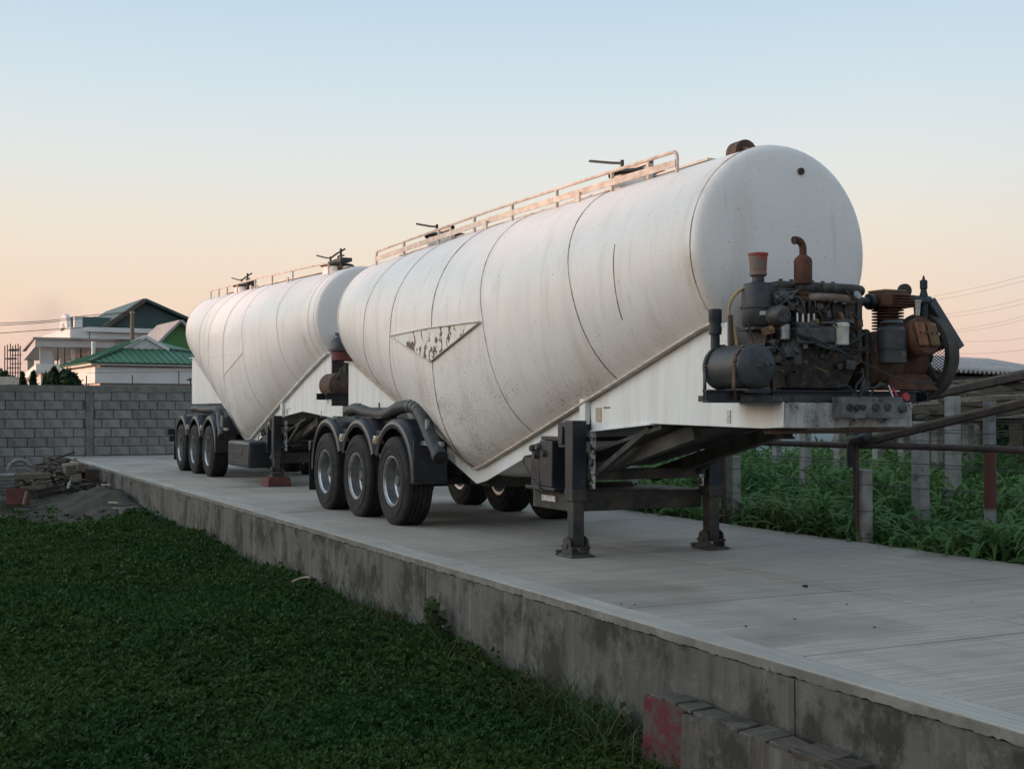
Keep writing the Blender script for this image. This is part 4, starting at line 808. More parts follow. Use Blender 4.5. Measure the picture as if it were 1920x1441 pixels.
# ------------------------------------------------------------------ block wall behind the platform
WX = -25.2; BH, BL = .265, .535
wl = wthing('block_wall', 'grey concrete block wall behind the far tanker with cast pillar and coping', 'wall', (WX, 1, GZ))
wtop = 1.90; y0, y1 = -9.5, 13.0; pil = onx(168, 780, WX).y
bh = (wtop-.01+.0-(GZ))/math.ceil((wtop-GZ)/BH); rows = int(round((wtop-GZ)/BH)); bh = (wtop-GZ)/rows
MB().bx((WX-.20, y0, GZ-.2), (WX-.022, y1, wtop)).build('mortar_core', MT['mortar'], wl)
cap = MB(); n = 70
for k in range(n+1):
    y = y0+(y1-y0)*k/n; e = random.uniform(-.02, .012)
    cap.v += [(WX-.21, y, wtop-.005), (WX+.022+random.uniform(-.006, .006), y, wtop-.006+e), (WX+.018, y, wtop+.185+random.uniform(-.008, .008)), (WX-.21, y, wtop+.185)]
for k in range(n):
    for j in range(4): cap.f.append((k*4+j, k*4+(j+1) % 4, (k+1)*4+(j+1) % 4, (k+1)*4+j))
cap.build('coping', MT['pillar'], wl, ang=25)
pm_ = MB(); pm_.grid(lambda u, v: (WX+.012+random.uniform(-.008, .008), pil-.11+.22*u+random.uniform(-.012, .012)*(u in (0, 1)), GZ-.1+(wtop-GZ+.09)*v), 3, 30); pm_.build('cast_pillar', MT['pillar'], wl, ang=20)
me_blk = mesh_of(MB().box((0, 0, 0), (.10, BL-.022, bh-.020)), 'block', MT['block'])
for r in range(rows):
    z = GZ+bh*(r+.5); y = y0+(r % 2)*BL/2+(.07 if r % 3 == 0 else 0)
    while y < y1:
        if pil-.12-BL/2 < y < pil+.12+BL/2:
            # short closers beside the pillar
            for a, b in ((y-BL/2+.011, min(y+BL/2-.011, pil-.125)), (max(y-BL/2+.011, pil+.125), y+BL/2-.011)):
                if b-a > .05: MB().bx((WX-.09, a, z-bh/2+.010), (WX, b, z+bh/2-.010)).build('block', MT['block'], wl, bevel=.006, seg=1)
        else:
            o = bpy.data.objects.new('block', me_blk); C.objects.link(o); o.parent = wl; o.matrix_parent_inverse = Matrix.Translation(-wl.location)
            o.location = (WX-.046+random.uniform(-.004, .006), y+random.uniform(-.004, .004), z+random.uniform(-.003, .003)); o.rotation_euler = (random.uniform(-.006, .006), 0, random.uniform(-.008, .008))
            bv = o.modifiers.new('bevel', 'BEVEL'); bv.width = .007; bv.segments = 1
        y += BL
# fence rods and tap standing on the wall
for px, t_, b2 in ((162, 704, 722), (248, 703, 722), (335, 695, 722)):
    a = onx(px, b2, WX-.05); MB().tube([(a.x, a.y, wtop+.15), (a.x, a.y, onx(px, t_, WX-.05).z)], .018, 6).build('wall_rod', MT['chassis'], wl)
MB().tube([onx(162, 699, WX-.05), onx(362, 696, WX-.05)], .006, 5).build('wall_wire', MT['wire'], wl)
m = MB(); a = onx(357, 712, WX-.05); m.cyl((a.x, a.y, wtop+.15), (a.x, a.y, a.z), .02); m.bar(a+V((0, -.12, 0)), a+V((0, .1, .02)), .04, .04); m.bar(a+V((0, -.02, -.04)), a+V((0, -.02, .08)), .03, .08); m.build('wall_tap', MT['chassis'], wl)

# ------------------------------------------------------------------ houses beyond the wall
def corner(px, depth): p = at(px, 769, depth); return V((p.x, p.y, GZ))
def zat(py, px, depth): return at(px, py, depth).z
ROT = math.radians(4)
def frame(px, depth, rot=ROT):
    o = corner(px, depth); ex = Matrix.Rotation(rot, 3, 'Z')@V((1, 0, 0)); ey = Matrix.Rotation(rot, 3, 'Z')@V((0, 1, 0)); return o, ex, ey
def loc3(o, ex, ey): return lambda x, y, z: o+ex*x+ey*y+V((0, 0, z-GZ))
def slab(f, x0, x1, y0, y1, z0, z1):
    return MB().hexa([f(x0, y0, z0), f(x1, y0, z0), f(x1, y1, z0), f(x0, y1, z0), f(x0, y0, z1), f(x1, y0, z1), f(x1, y1, z1), f(x0, y1, z1)])
def poly(pts, th=.12):
    p = [V(q) for q in pts]; nrm = (p[1]-p[0]).cross(p[2]-p[0]).normalized(); return MB().prism(p, nrm*th)
# green hipped house
D = 52; o, ex, ey = frame(187, D); f = loc3(o, ex, ey)
hA = wthing('house', 'small cream house with ribbed green hipped roof and white gablet above the wall', 'house', o)
ze = zat(684, 187, D); zr = zat(626, 265, D); xL, yL = -5.6, 8.5
slab(f, xL, 0, 0, yL, GZ, ze).build('wall', MT['housew'], hA)
slab(f, xL-.3, .25, -.25, yL+.25, ze-.75, ze-.08).build('frieze', MT['trim'], hA)
slab(f, xL-.5, .45, -.45, yL+.45, ze-.02, ze+.10).build('eave', MT['trim'], hA)
ym = 2.25
R0 = [f(.55, -.55, ze+.11), f(.55, yL+.55, ze+.11), f(xL-.55, yL+.55, ze+.11), f(xL-.55, -.55, ze+.11)]
ga, gb_, gt = f(-1.7, ym-.95, zr-.50), f(-1.7, ym+.95, zr-.50), f(-1.7, ym, zr)
bt = f(xL+1.9, ym, zr)
rf = poly([R0[0], R0[1], gb_, ga], -.05).build('roof_slope', MT['green'], hA); poly([R0[3], R0[0], ga, gt, bt], -.05).build('roof_slope', MT['green'], hA); poly([R0[1], R0[2], bt, gt, gb_], -.05).build('roof_slope', MT['green'], hA); poly([R0[2], R0[3], bt], -.05).build('roof_slope', MT['green'], hA)
poly([ga, gb_, gt], .03).build('gablet', MT['housew'], hA)
for p, q in ((ga, gt), (gb_, gt)):
    d = (V(q)-V(p)); MB().bar(V(p)-d*.12+ex*.08+V((0, 0, .03)), V(q)+ex*.08+V((0, 0, .05)), .12, .14).build('gablet_trim', MT['trim'], hA)
MB().bar(R0[0]+V((0, 0, .03)), V(ga)+V((0, 0, .03)), .22, .08).build('hip_cap', MT['green2'], hA); MB().bar(R0[1]+V((0, 0, .03)), V(gb_)+V((0, 0, .03)), .22, .08).build('hip_cap', MT['green2'], hA)
for (A_, B_, C_, D_, n) in ((R0[0], R0[1], gb_, ga, 34), (R0[3], R0[0], ga, bt, 26)):
    for i in range(1, n):
        t = i/n; a = V(A_).lerp(V(B_), t); 
        if n == 34:
            yy = -.55+(yL+1.1)*t; yl, yr2 = ym-.95, ym+.95; k = 1 if yl <= yy <= yr2 else ((yy+.55)/(yl+.55) if yy < yl else (yL+.55-yy)/(yL+.55-yr2)); up_ = V(ga).lerp(V(gb_), .5)-V(A_).lerp(V(B_), .5); up_ -= ey*up_.dot(ey)
            b = a+up_*k
        else:
            xx = xL-.55+(-xL+1.1)*t; xl, xr2 = xL+1.7, -1.7; k = 1 if xl <= xx <= xr2 else ((xx-xL+.55)/(xl-xL+.55) if xx < xl else (.55-xx)/(.55-xr2)); up_ = (V(bt).lerp(V(gt), .5)-V(A_).lerp(V(B_), .5)); up_ -= ex*up_.dot(ex); b = a+up_*k
        MB().bar(a+V((0, 0, .03)), b+V((0, 0, .03)), .035, .045).build('roof_rib', MT['green'], hA)
w_ = slab(f, -2.9, -2.2, -.06, -.02, 1.0, 2.6).build('window', MT['trim'], hA); slab(f, -2.82, -2.28, -.09, -.065, 1.08, 2.52).build('pane', MT['glass'], w_)
w_ = slab(f, -1.4, -1.15, -.06, -.02, 1.0, 2.3).build('window', MT['glass'], hA)
MB().cyl(f(-4.3, .6, ze+.3), f(-4.3, .6, ze+1.2), .09).build('flue', MT['trim'], hA)
# dark green gabled house behind
D = 74; o, ex, ey = frame(181, D, math.radians(3)); f = loc3(o, ex, ey)
hB = wthing('house', 'large pale house with wide dark green gable roof and arched dormer front', 'house', o)
ze = zat(624, 181, D); za = zat(563, 281, D); yA = at(281, 600, D); 
ya = (yA-o).dot(ey); yB = 2*ya-.6
slab(f, -12, 0, 0, yB+3, GZ, ze).build('wall', MT['houseg'], hB)
slab(f, -12.4, .5, -.5, yB+3.4, ze-.35, ze+.02).build('cornice', MT['trim'], hB); slab(f, -12.7, .8, -.8, yB+3.6, ze+.03, ze+.30).build('cornice_cap', MT['trim'], hB)
zt_ = ze+.32
A1, A2, A3 = f(-.2, .7, zt_), f(-.2, yB+1.8, zt_), f(-.2, ya, za)
poly([A1, A2, A3], .05).build('gable', MT['green2'], hB)
B3 = f(-11, ya, za)
poly([f(.3, .4, zt_), A3+ex*.5+V((0, 0, .1)), B3+V((0, 0, .1)), f(-11, .4, zt_)], .15).build('roof_slope', MT['green2'], hB); poly([f(.3, yB+2.1, zt_), A3+ex*.5+V((0, 0, .1)), B3+V((0, 0, .1)), f(-11, yB+2.1, zt_)], -.15).build('roof_slope', MT['green2'], hB)
MB().bar(f(.35, .4, zt_), A3+ex*.5+V((0, 0, .12)), .3, .22).build('verge', MT['wood'], hB)
# cross roof toward the left with the arched dormer
cz = zat(592, 181, D)
MB().prism([f(-.6, -1.2, zt_), f(-3.6, -1.2, zt_), f(-3.6, -1.2, cz-.1), f(-2.6, -1.2, cz), f(-1.0, -1.2, cz)], ey*4.2).build('cross_roof', MT['green2'], hB)
m = MB(); ap = [f(-.3, -1.35, ze+.3), f(-3.6, -1.35, ze+.3)]+[f(-1.95+1.35*math.cos(PI-PI*i/12), -1.35, cz-.75+.95*math.sin(PI*i/12)) for i in range(13)]
m.prism(ap, ey*-.25); m.build('arched_front', MT['trim'], hB)
slab(f, -.35, .1, -1.3, -.85, ze+.3, ze+.95).build('pedestal', MT['trim'], hB); slab(f, -4.1, -3.7, -1.3, -.85, ze+.3, ze+.95).build('pedestal', MT['trim'], hB)
m = MB(); m.prism([f(-2.5, -1.62, ze+.35), f(-1.4, -1.62, ze+.35), f(-1.4, -1.62, cz-.8)]+[f(-1.95+.55*math.cos(PI*i/8), -1.62, cz-.8+.45*math.sin(PI*i/8)) for i in range(9)]+[f(-2.5, -1.62, cz-.8)], ey*-.03); m.build('window', MT['houseg'], hB)
slab(f, -13, .5, -1.6, -.55, ze-.45, ze+.28).build('parapet', MT['trim'], hB)
# green gabled house at the tank's edge
D = 62; o, ex, ey = frame(292, D); f = loc3(o, ex, ey)
hC = wthing('house', 'house with grey roof and bright green gable between the dark roof and the tank', 'house', o)
ze = zat(662, 300, D); za = zat(606, 343, D); ya = (at(343, 620, D)-o).dot(ey)
slab(f, -4, 0, .2, 2*ya, GZ, ze).build('wall', MT['houseg'], hC)
poly([f(.05, -.3, ze), f(.05, 2*ya+.3, ze), f(.05, ya, za)], .05).build('gable', MT['green3'], hC)
poly([f(.5, -.5, ze-.1), f(.5, ya, za+.1), f(-4, ya, za+.1), f(-4, -.5, ze-.1)], .12).build('roof_slope', MT['sheet'], hC); poly([f(.5, 2*ya+.5, ze-.1), f(.5, ya, za+.1), f(-4, ya, za+.1), f(-4, 2*ya+.5, ze-.1)], -.12).build('roof_slope', MT['sheet'], hC)
# terrace building with columns
D = 66; o, ex, ey = frame(76, D, math.radians(-3)); f = loc3(o, ex, ey)
hD = wthing('terrace_building', 'flat roofed terrace building with open columns and pale parapet behind the trees', 'building', o)
zf, zp_, zr, zr2 = zat(694, 76, D), zat(682, 76, D), zat(650, 76, D), zat(636, 76, D); YW = 3.45; XW = -19
slab(f, XW, 0, 0, YW, GZ, zf).build('wall', MT['housew'], hD)
slab(f, XW-.3, .25, -.25, YW+.2, zf+.01, zp_).build('parapet', MT['trim'], hD); slab(f, XW-.4, .35, -.35, YW+.3, zf-.15, zf).build('cornice', MT['trim'], hD)
slab(f, XW-.3, .3, -.3, YW+.2, zr, zr2).build('roof', MT['houseg'], hD)
poly([f(.45, -.4, zr2), f(.45, YW+.3, zr2), f(XW-.4, YW+.3, zr2+.2), f(XW-.4, -.4, zr2+.2)], .1).build('roof_sheet', MT['sheet'], hD)
slab(f, XW, XW+.9, -.1, .3, zp_+.003, zr-.003).build('column', MT['houseg'], hD)
slab(f, -.5, -.1, -.05, .60, zp_+.003, zr-.003).build('corner_wall', MT['houseg'], hD)
for y in (1.62,): slab(f, -.4, -.1, y-.09, y+.09, zp_+.003, zr-.003).build('column', MT['houseg'], hD)
for y in (.85, 1.2, 2.0, 2.4, 2.75, 3.3): MB().bar(f(-.3, y, zp_), f(-.3, y, zr), .06, .06).build('prop', MT['chassis'] if y != 2.4 else MT['houseg'], hD)
for y in (1.0, 2.2, 3.4): slab(f, XW+.2, XW+.5, y-.1, y+.1, zp_+.003, zr-.003).build('column', MT['trim'], hD)
m = MB(); m.hexa([f(-.5, 1.9, zp_), f(-.2, 1.9, zp_), f(-.2, 2.2, zp_), f(-.5, 2.2, zp_), f(-.4, 2.0, zp_+.5), f(-.3, 2.0, zp_+.5), f(-.3, 2.1, zp_+.5), f(-.4, 2.1, zp_+.5)]); m.build('parapet_urn', MT['chassis'], hD, bevel=.05)
slab(f, -1.0, -.6, .2, .7, zp_+.003, zp_+.5).build('parapet_pier', MT['trim'], hD); slab(f, -1.5, -1.2, 1.0, 1.4, zp_+.003, zp_+.35).build('parapet_pier', MT['trim'], hD)
# scaffold to its left
D = 63; sc = wthing('scaffold', 'thin steel scaffold beside the terrace building at the left edge', 'scaffold', corner(25, D))
for i, px in enumerate((9, 14, 19.5, 24, 29, 34, 38)):
    dd = D+(i % 2)*1.6; a = at(px, 722, dd); b = at(px, 648-2*(i % 3), dd); MB().tube([(a.x, a.y, GZ), b], .028, 6).build('upright', MT['pipe'], sc)
for i, (py, a_, b2) in enumerate(((655, 18, 38), (666, 22, 40), (672, 12, 30), (682, 22, 40), (690, 13, 38), (699, 10, 38), (710, 8, 38))):
    MB().tube([at(a_, py, D+.1), at(b2, py-1, D+1.4)], .025, 6).build('ledger', MT['pipe'], sc)
for i, (py, a_, b2) in enumerate(((657, 19, 33), (672.5, 13, 28))): MB().bar(at(a_, py, D+.6), at(b2, py-.5, D+.6), .5, .06).build('scaffold_board', MT['wood'], sc)
# utility pole by the roofs, power lines
up_ = wthing('utility_pole', 'weathered utility pole standing in front of the dark green gable', 'utility pole', corner(248, 66))
a, b = corner(248, 66), at(248, 583, 66); MB().cyl(a, b, .14, .10, 10).build('pole', MT['wood'], up_); MB().bar(at(244.5, 589, 66), at(251.5, 588, 66), .1, .12).build('cross_arm', MT['wood'], up_)
for k, px in enumerate((245, 251)): MB().cyl(at(px, 587.5, 66), at(px, 584, 66), .04, n=8).build('insulator', MT['label'], up_)
wl_ = [((0, 606), (90, 601), (160, 592), (248, 584)), ((0, 610), (90, 604), (160, 596), (248, 585.5)), ((0, 624.5), (90, 618), (165, 612), (248, 589))]
for i, pts in enumerate(wl_):
    MB().tube(spline([at(px, py, 66) for px, py in pts]), .018, 5).build('power_line', MT['wire'], label=['upper of the two paired wires running left from the utility pole', 'lower of the two paired wires running left from the utility pole', 'single low wire running left from the utility pole'][i], category='wire', group='wires left of the pole')
wr = [(1736, 558, 1925, 516), (1748, 564, 1925, 525), (1775, 589, 1925, 559), (1785, 594, 1925, 568), (1790, 619, 1925, 591), (1800, 622, 1925, 598), (1805, 640, 1925, 633), (1790, 663, 1925, 655)]
for i, (a, b, c, d) in enumerate(wr):
    p = [at(a+(c-a)*t-(250 if t == 0 else 0), b+(d-b)*t+6*math.sin(PI*t)*.5+(50 if t == 0 else 0), 150-40*t) for t in (0, .25, .5, .75, 1)]
    p = [at(a+(c-a)*t, b+(d-b)*t+2.5*math.sin(PI*t), 150-40*t) for t in (-.6, -.2, .25, .5, .75, 1, 1.3)]
    MB().tube(spline(p, 4), .011, 5).build('power_line', MT['wire'], label='thin power line in the sky at right, %s of eight' % ['highest', 'second', 'third', 'fourth', 'fifth', 'sixth', 'seventh', 'lowest'][i], category='wire', group='power lines at the right')
# far rise behind everything and low cabin at the left edge
MB().box(at(13, 728, 55), (.9, 1.0, 1.0)).build('cabin', MT['cream'], label='small pale cabin top at the left edge behind the wall', category='cabin', bevel=.02)
# ------------------------------------------------------------------ trees
def leaf_cloud(name, mat, pts, size, parent, rng=RNG, flat=.0, asp=.55):
    n = len(pts); P = np.asarray(pts, float); s = size*rng.uniform(.6, 1.35, n)
    a = rng.normal(size=(n, 3)); a[:, 2] *= (1-flat); a /= np.linalg.norm(a, axis=1)[:, None]
    b = rng.normal(size=(n, 3)); b -= a*(a*b).sum(1)[:, None]; b /= np.linalg.norm(b, axis=1)[:, None]
    v = np.stack([P-a*s[:, None], P+b*(s*asp)[:, None], P+a*s[:, None], P-b*(s*asp)[:, None]], 1).reshape(-1, 3)
    return quads(name, v, mat, parent)
def quads(name, v, mat, parent=None, k=4):
    n = len(v)//k; me = bpy.data.meshes.new(name); me.vertices.add(len(v)); me.vertices.foreach_set('co', np.ascontiguousarray(v, np.float32).ravel())
    me.loops.add(n*k); me.loops.foreach_set('vertex_index', np.arange(n*k, dtype=np.int32)); me.polygons.add(n); me.polygons.foreach_set('loop_start', np.arange(0, n*k, k, dtype=np.int32))
    try: me.polygons.foreach_set('loop_total', np.full(n, k, np.int32))
    except Exception: pass
    me.update(calc_edges=True); me.validate(); me.materials.append(mat); o = bpy.data.objects.new(name, me); C.objects.link(o)
    if parent:
        o.parent = parent
        if parent.name in WC: o.matrix_parent_inverse = Matrix.Translation(-parent.location)
    return o
def tree(px, top, depth, w, label, shape=0, n=1700, lean=0):
    b = corner(px, depth); h = at(px, top, depth).z-GZ; t = wthing('tree', label, 'tree', b, 'trees behind the block wall')
    m = MB(); m.tube([b, b+V((.05, 0, h*.4)), b+V((lean, 0, h*.9))], [.12, .08, .02], 8)
    for i in range(7):
        z = h*(.25+.09*i); a = i*2.3; m.tube([b+V((0, 0, z)), b+V((w*.5*math.cos(a), w*.5*math.sin(a), z+.3))], [.035, .01], 5)
    m.build('trunk', MT['wood'], t)
    u = RNG.uniform(0, 1, n)**.8; th = RNG.uniform(0, 2*PI, n)
    if shape: r = w*(1-u)**.8*(.55+.45*np.abs(np.sin(u*26+th*.5)))
    else: r = w*np.sqrt(np.clip(1-(2*u-1)**2, .05, 1))*(.7+.3*np.sin(th*3+u*9))
    r = r*RNG.uniform(.35, 1, n)**.5; z = h*(.22+.78*u) if shape else h*(.3+.7*u)
    pts = np.stack([b.x+r*np.cos(th)+lean*u, b.y+r*np.sin(th), b.z+z+RNG.normal(0, .06, n)], 1); leaf_cloud('crown', MT['tree'], pts, .11, t)
tree(101, 692, 45, 1.05, 'dark conifer, tallest of the trees behind the block wall', 1, 2600)
tree(86, 705, 46, .6, 'small dark conifer left of the tallest tree behind the wall', 1, 1200)
tree(125, 698, 45, .85, 'rounded dark tree right of the tallest conifer behind the wall', 0, 2000)
tree(113, 703, 46, .6, 'low dark tree between the tallest conifer and the rounded tree', 0, 1200)
tree(62, 697, 48, .5, 'slim sparse tree in front of the terrace building parapet', 1, 700)
tree(42, 702, 48, .55, 'sparse tree at the lower end of the scaffold', 1, 800)
tree(20, 707, 58, 1.1, 'low dark bush at the foot of the scaffold', 0, 1400)
tree(2, 696, 60, .8, 'dark tree cut by the left edge of the picture', 0, 1200)
# smoke drifting over the terrace building
sm = MB(); cs = at(95, 595, 70)
def blob_s(c, rx, ry, rz):
    n1, n2 = 16, 24; m = MB()
    m.grid(lambda u, v: V(c)+V((rx*math.sin(PI*u)*math.cos(2*PI*v), ry*math.sin(PI*u)*math.sin(2*PI*v), rz*math.cos(PI*u))), n1, n2); return m
o = blob_s(at(92, 598, 72), 2.0, 2.3, 1.9).build('smoke', MT['wire']); o['kind'] = 'stuff'
o2 = blob_s(at(60, 650, 63.4), .8, 3.0, 1.3).build('smoke', MT['wire']); o2['kind'] = 'stuff'
for ob, dn in ((o, .24), (o2, .14)):
    m = bpy.data.materials.new('smoke_volume'); m.use_nodes = True; t = m.node_tree; t.nodes.clear(); out = N(t, 'ShaderNodeOutputMaterial'); pv = N(t, 'ShaderNodeVolumePrincipled'); pv.inputs['Color'].default_value = (.80, .74, .76, 1)
    tcn = N(t, 'ShaderNodeTexCoord'); gsz = N(t, 'ShaderNodeVectorMath', operation='LENGTH'); mp = N(t, 'ShaderNodeMapping'); mp.inputs['Location'].default_value = (-1, -1, -1); mp.inputs['Scale'].default_value = (2, 2, 2)
    t.links.new(tcn.outputs['Generated'], mp.inputs[0]); t.links.new(mp.outputs[0], gsz.inputs[0])
    ed = rng(t, gsz.outputs['Value'], 1, .25); nz = rng(t, noise(t, .7, 3, .6), .35, .7); t.links.new(math2(t, 'MULTIPLY', math2(t, 'MULTIPLY', ed, nz), dn), pv.inputs['Density']); t.links.new(pv.outputs[0], out.inputs['Volume']); ob.data.materials[0] = m
# ------------------------------------------------------------------ vine trellis fence on the far side
FY = 3.78
def post(px, top, y, w=.13, label='', mt='post', base_z=GZ, d=None):
    t = ony(px, top, y); m = MB(); m.hexa([(t.x-w/2, y-w/2, base_z), (t.x+w/2, y-w/2, base_z), (t.x+w/2, y+w/2, base_z), (t.x-w/2, y+w/2, base_z), (t.x-w*.47, y-w*.47, t.z), (t.x+w*.47, y-w*.47, t.z), (t.x+w*.47, y+w*.47, t.z), (t.x-w*.47, y+w*.47, t.z)])
    th = wthing('trellis_post', label, 'post', (t.x, y, base_z), 'concrete trellis posts'); m.build('shaft', MT[mt], th, bevel=.008, seg=1)
    for k in range(3):
        z = t.z-(t.z-base_z)*(.12+.22*k); MB().lathe([(w*.70, -.003), (w*.715, 0), (w*.70, .003)], (t.x, y, z), (0, 0, 1), 8).build('wire_loop', MT['wire'], th)
    return t
post(1185, 862, 4.1, .13, 'concrete trellis post seen between the landing legs')
post(1376, 854, 3.92, .13, 'short concrete trellis post right of the far landing leg')
post(1619, 880, FY+.03, .14, 'short concrete trellis post tied to the rusty upright')
post(1510, 808, 6.2, .13, 'concrete trellis post in the maize below the air receiver end')
post(1725, 790, 5.0, .15, 'concrete trellis post in the maize under the neck front corner')
post(1786, 743, 6.4, .15, 'tall concrete trellis post rising above the sloping pipe')
post(1456, 818, 8.0, .12, 'thin concrete trellis post before the white wall, left')
post(1574, 800, 7.2, .14, 'concrete trellis post beside the white wall edge')
post(1646, 806, 8.5, .14, 'pale concrete trellis post behind the sloping pipe, left')
post(1694, 800, 9.0, .14, 'pale concrete trellis post behind the sloping pipe, middle')
post(1757, 800, 8.2, .13, 'pale concrete trellis post just left of the tall post')
post(1815, 795, 9.0, .14, 'pale concrete trellis post left of the galvanised post')
post(1230, 845, 6.5, .12, 'concrete trellis post seen through the leg braces')
# rusty uprights and rail
RZ = .985; rl_ = wthing('pipe_rail', 'long rusty horizontal pipe rail along the far platform edge', 'rail', (3, FY, GZ))
pts = [V((-14+i*1.2, FY+.004*math.sin(i*2.1), RZ+.012*math.sin(i*1.3))) for i in range(22)]
MB().tube(pts, .034, 10).build('pipe', MT['pipe'], rl_)
for px, nm in ((1605, 'a'), (1357, 'b')):
    t = ony(px, 835, FY-.05)
    u = wthing('pipe_upright', 'rusty pipe upright bound with black strap beside the %s' % ('tied concrete post' if nm == 'a' else 'short post near the far landing leg'), 'pipe', (t.x, FY-.06, GZ), 'rusty pipe uprights')
    MB().tube([(t.x, FY-.05, GZ), (t.x, FY-.05, 1.0)], .032, 10).build('pipe', MT['pipe'], u)
    MB().tube(spline([(t.x-.03, FY-.075, .76), (t.x-.03, FY-.08, .95), (t.x+.0, FY-.08, 1.03), (t.x+.09, FY-.075, 1.05), (t.x+.2, FY-.07, 1.075)]), .05, 10).build('black_strap', MT['hose'], u)
def sloped(name, label, p, q, y1, y2, w=.07, h=.06, mt='pipe'):
    a, b = ony(*p, y1), ony(*q, y2); d = (b-a); t = wthing(name, label, 'pipe', a); MB().bar(a, b+d*.6, w, h).build('beam', MT[mt], t, bevel=.01); MB().bar(a+V((0, -.004, h/2+.012)), b+d*.6+V((0, -.004, h/2+.012)), w*.6, .02).build('batten', MT['wood2'], t)
sloped('sloped_beam', 'long sloping dark beam rising right from the tied concrete post', (1612, 832), (1920, 757), FY, FY, .07, .065)
sloped('sloped_beam', 'upper dark beam rising to a point behind the flywheel', (1718, 748), (1876, 714), 5.2, 5.2, .08, .08)
a, b = ony(1876, 714, 5.25), ony(1935, 727, 5.25); t = wthing('sloped_beam', 'short dark beam falling right from the beam point', 'pipe', a); MB().bar(a, b+(b-a), .08, .08).build('beam', MT['pipe'], t, bevel=.01)
sloped('sloped_beam', 'thin dark beam rising right under the neck past the far leg', (1362, 822), (1440, 800), FY-.02, FY-.02, .05, .05)
t = ony(1855, 752, 4.9); gp = wthing('steel_post', 'galvanised pipe post with rusty red lower half at right', 'post', (t.x, 4.9, GZ))
m = MB(); m.lathe([(.062, 0), (.062, t.z-1.0-.06), (.064, t.z-1.0-.055), (.064, t.z-1.0), (.05, t.z-1.0)], (t.x, 4.9, 1.0), (0, 0, 1), 20, True); m.build('galvanised_tube', MT['steel'], gp)
m, tt, bb = base('peeling_red', .75); cc = mix(tt, rng(tt, noise(tt, 5, 5, .65, st=(1, 1, .5)), .47, .55), (.115, .035, .028), (.26, .255, .25)); cc = mix(tt, rng(tt, coordz(tt), .35, .30), (.115, .035, .028), cc); tt.links.new(cc, bb.inputs['Base Color']); MT['peel'] = m
MB().cyl((t.x, 4.9, GZ), (t.x+.0, 4.9, .99), .061, n=20).build('painted_tube', MT['peel'], gp)
# trellis wires
k = 0
for y, zs in ((4.1, (.55, .8, 1.12)), (5.2, (.7, .95, 1.2)), (6.3, (.9, 1.1, 1.25)), (8.0, (.8, 1.0, 1.2))):
    for zi, z in enumerate(zs):
        w = MB().tube([(-12, y, z), (-4, y, z-.02), (2, y, z+.01), (9, y, z)], .0042, 4).build('trellis_wire', MT['wire'], label='%s thin trellis wire in the %s row of posts' % (['lowest', 'middle', 'highest'][zi], {4.1: 'nearest', 5.2: 'second', 6.3: 'third', 8.0: 'farthest'}[y]), category='wire', group='trellis wires'); k += 1
# ------------------------------------------------------------------ background of the field
# corrugated shed
D = 34; a, b = at(1762, 696, D), at(1990, 699, D+5); sh = wthing('shed', 'dark open shed with grey corrugated roof behind the timber at right', 'shed', (a.x, a.y, GZ))
d = (b-a); d.z = 0; d.normalize(); nb = V((-d.y, d.x, 0)); nb = nb if nb.dot(FW) > 0 else -nb
a = a-d*1.0; L = 9.0; z0_ = a.z; n = 200
m = MB(); m.grid(lambda u, v: a+d*(L*u)-nb*.5+nb*(3.2*v)+V((0, 0, .62*v+.05*math.sin(u*L/.26*2*PI))), 280, 4); ro = m.build('corrugated_roof', MT['sheet'], sh, ang=80); mo = ro.modifiers.new('thick', 'SOLIDIFY'); mo.thickness = .012
for i in range(12):
    for v in (.3, .62): p = a+d*(.4+L*i/12)-nb*.5+nb*(3.2*v)+V((0, 0, .55*v+.04)); MB().lathe([(.05, -.01), (.05, .015), (.015, .03)], p, (0, 0, 1), 8, True).build('roof_washer', MT['wood'], ro)
m = MB(); m.hexa([a+nb*.1+V((0, 0, GZ-a.z)), a+d*L+nb*.1+V((0, 0, GZ-a.z)), a+d*L+nb*.25+V((0, 0, GZ-a.z)), a+nb*.25+V((0, 0, GZ-a.z)), a+nb*.1+V((0, 0, .06)), a+d*L+nb*.1+V((0, 0, .06)), a+d*L+nb*.25+V((0, 0, .08)), a+nb*.25+V((0, 0, .08))]); m.build('shed_wall', MT['darkwall'], sh)
for i in (0, 1, 2, 3): p = a+d*(.5+2.6*i)-nb*.15; MB().bar((p.x, p.y, GZ), (p.x, p.y, z0_-.05), .22, .22).build('shed_post', MT['wood'], sh)
# timber stack
random.seed(21)
for i in range(30):
    D = random.uniform(17, 22); px = random.uniform(1740, 1930); py = 716+random.random()**1.0*66; p = at(px, py, D); ln = random.uniform(1.6, 3.6); an = random.uniform(-.35, .35)+yaw*.2; sl_ = random.uniform(-.10, .10)
    dd = V((math.sin(yaw)*math.cos(an)-math.cos(yaw)*math.sin(an), math.cos(yaw)*math.cos(an)+math.sin(yaw)*math.sin(an), sl_))
    m = MB(); m.bar(V((0, 0, 0))-dd*ln/2, dd*ln/2, random.uniform(.12, .22), random.uniform(.03, .07)); o = m.build('stacked_timber', MT['wood2'] if i % 4 == 0 else MT['wood'], loc=p, bevel=.004, seg=1, label='%s %s timber %s of the loose stack below the shed roof' % ('long' if ln > 2.6 else 'short', 'pale' if i % 4 == 0 else 'grey', ('near the top' if py < 745 else 'near the base')+(', left part' if px < 1800 else ', right part')), category='timber', group='timber stacked below the shed')
TB = wthing('timber_rack', 'dark timber rack carrying the loose stack at right', 'rack', at(1830, 800, 20.5))
m = MB(); p = at(1740, 778, 21.5); q = at(1990, 778, 21.0); MB().bar(p, q, .2, .12).build('rack_beam', MT['wood'], TB); 
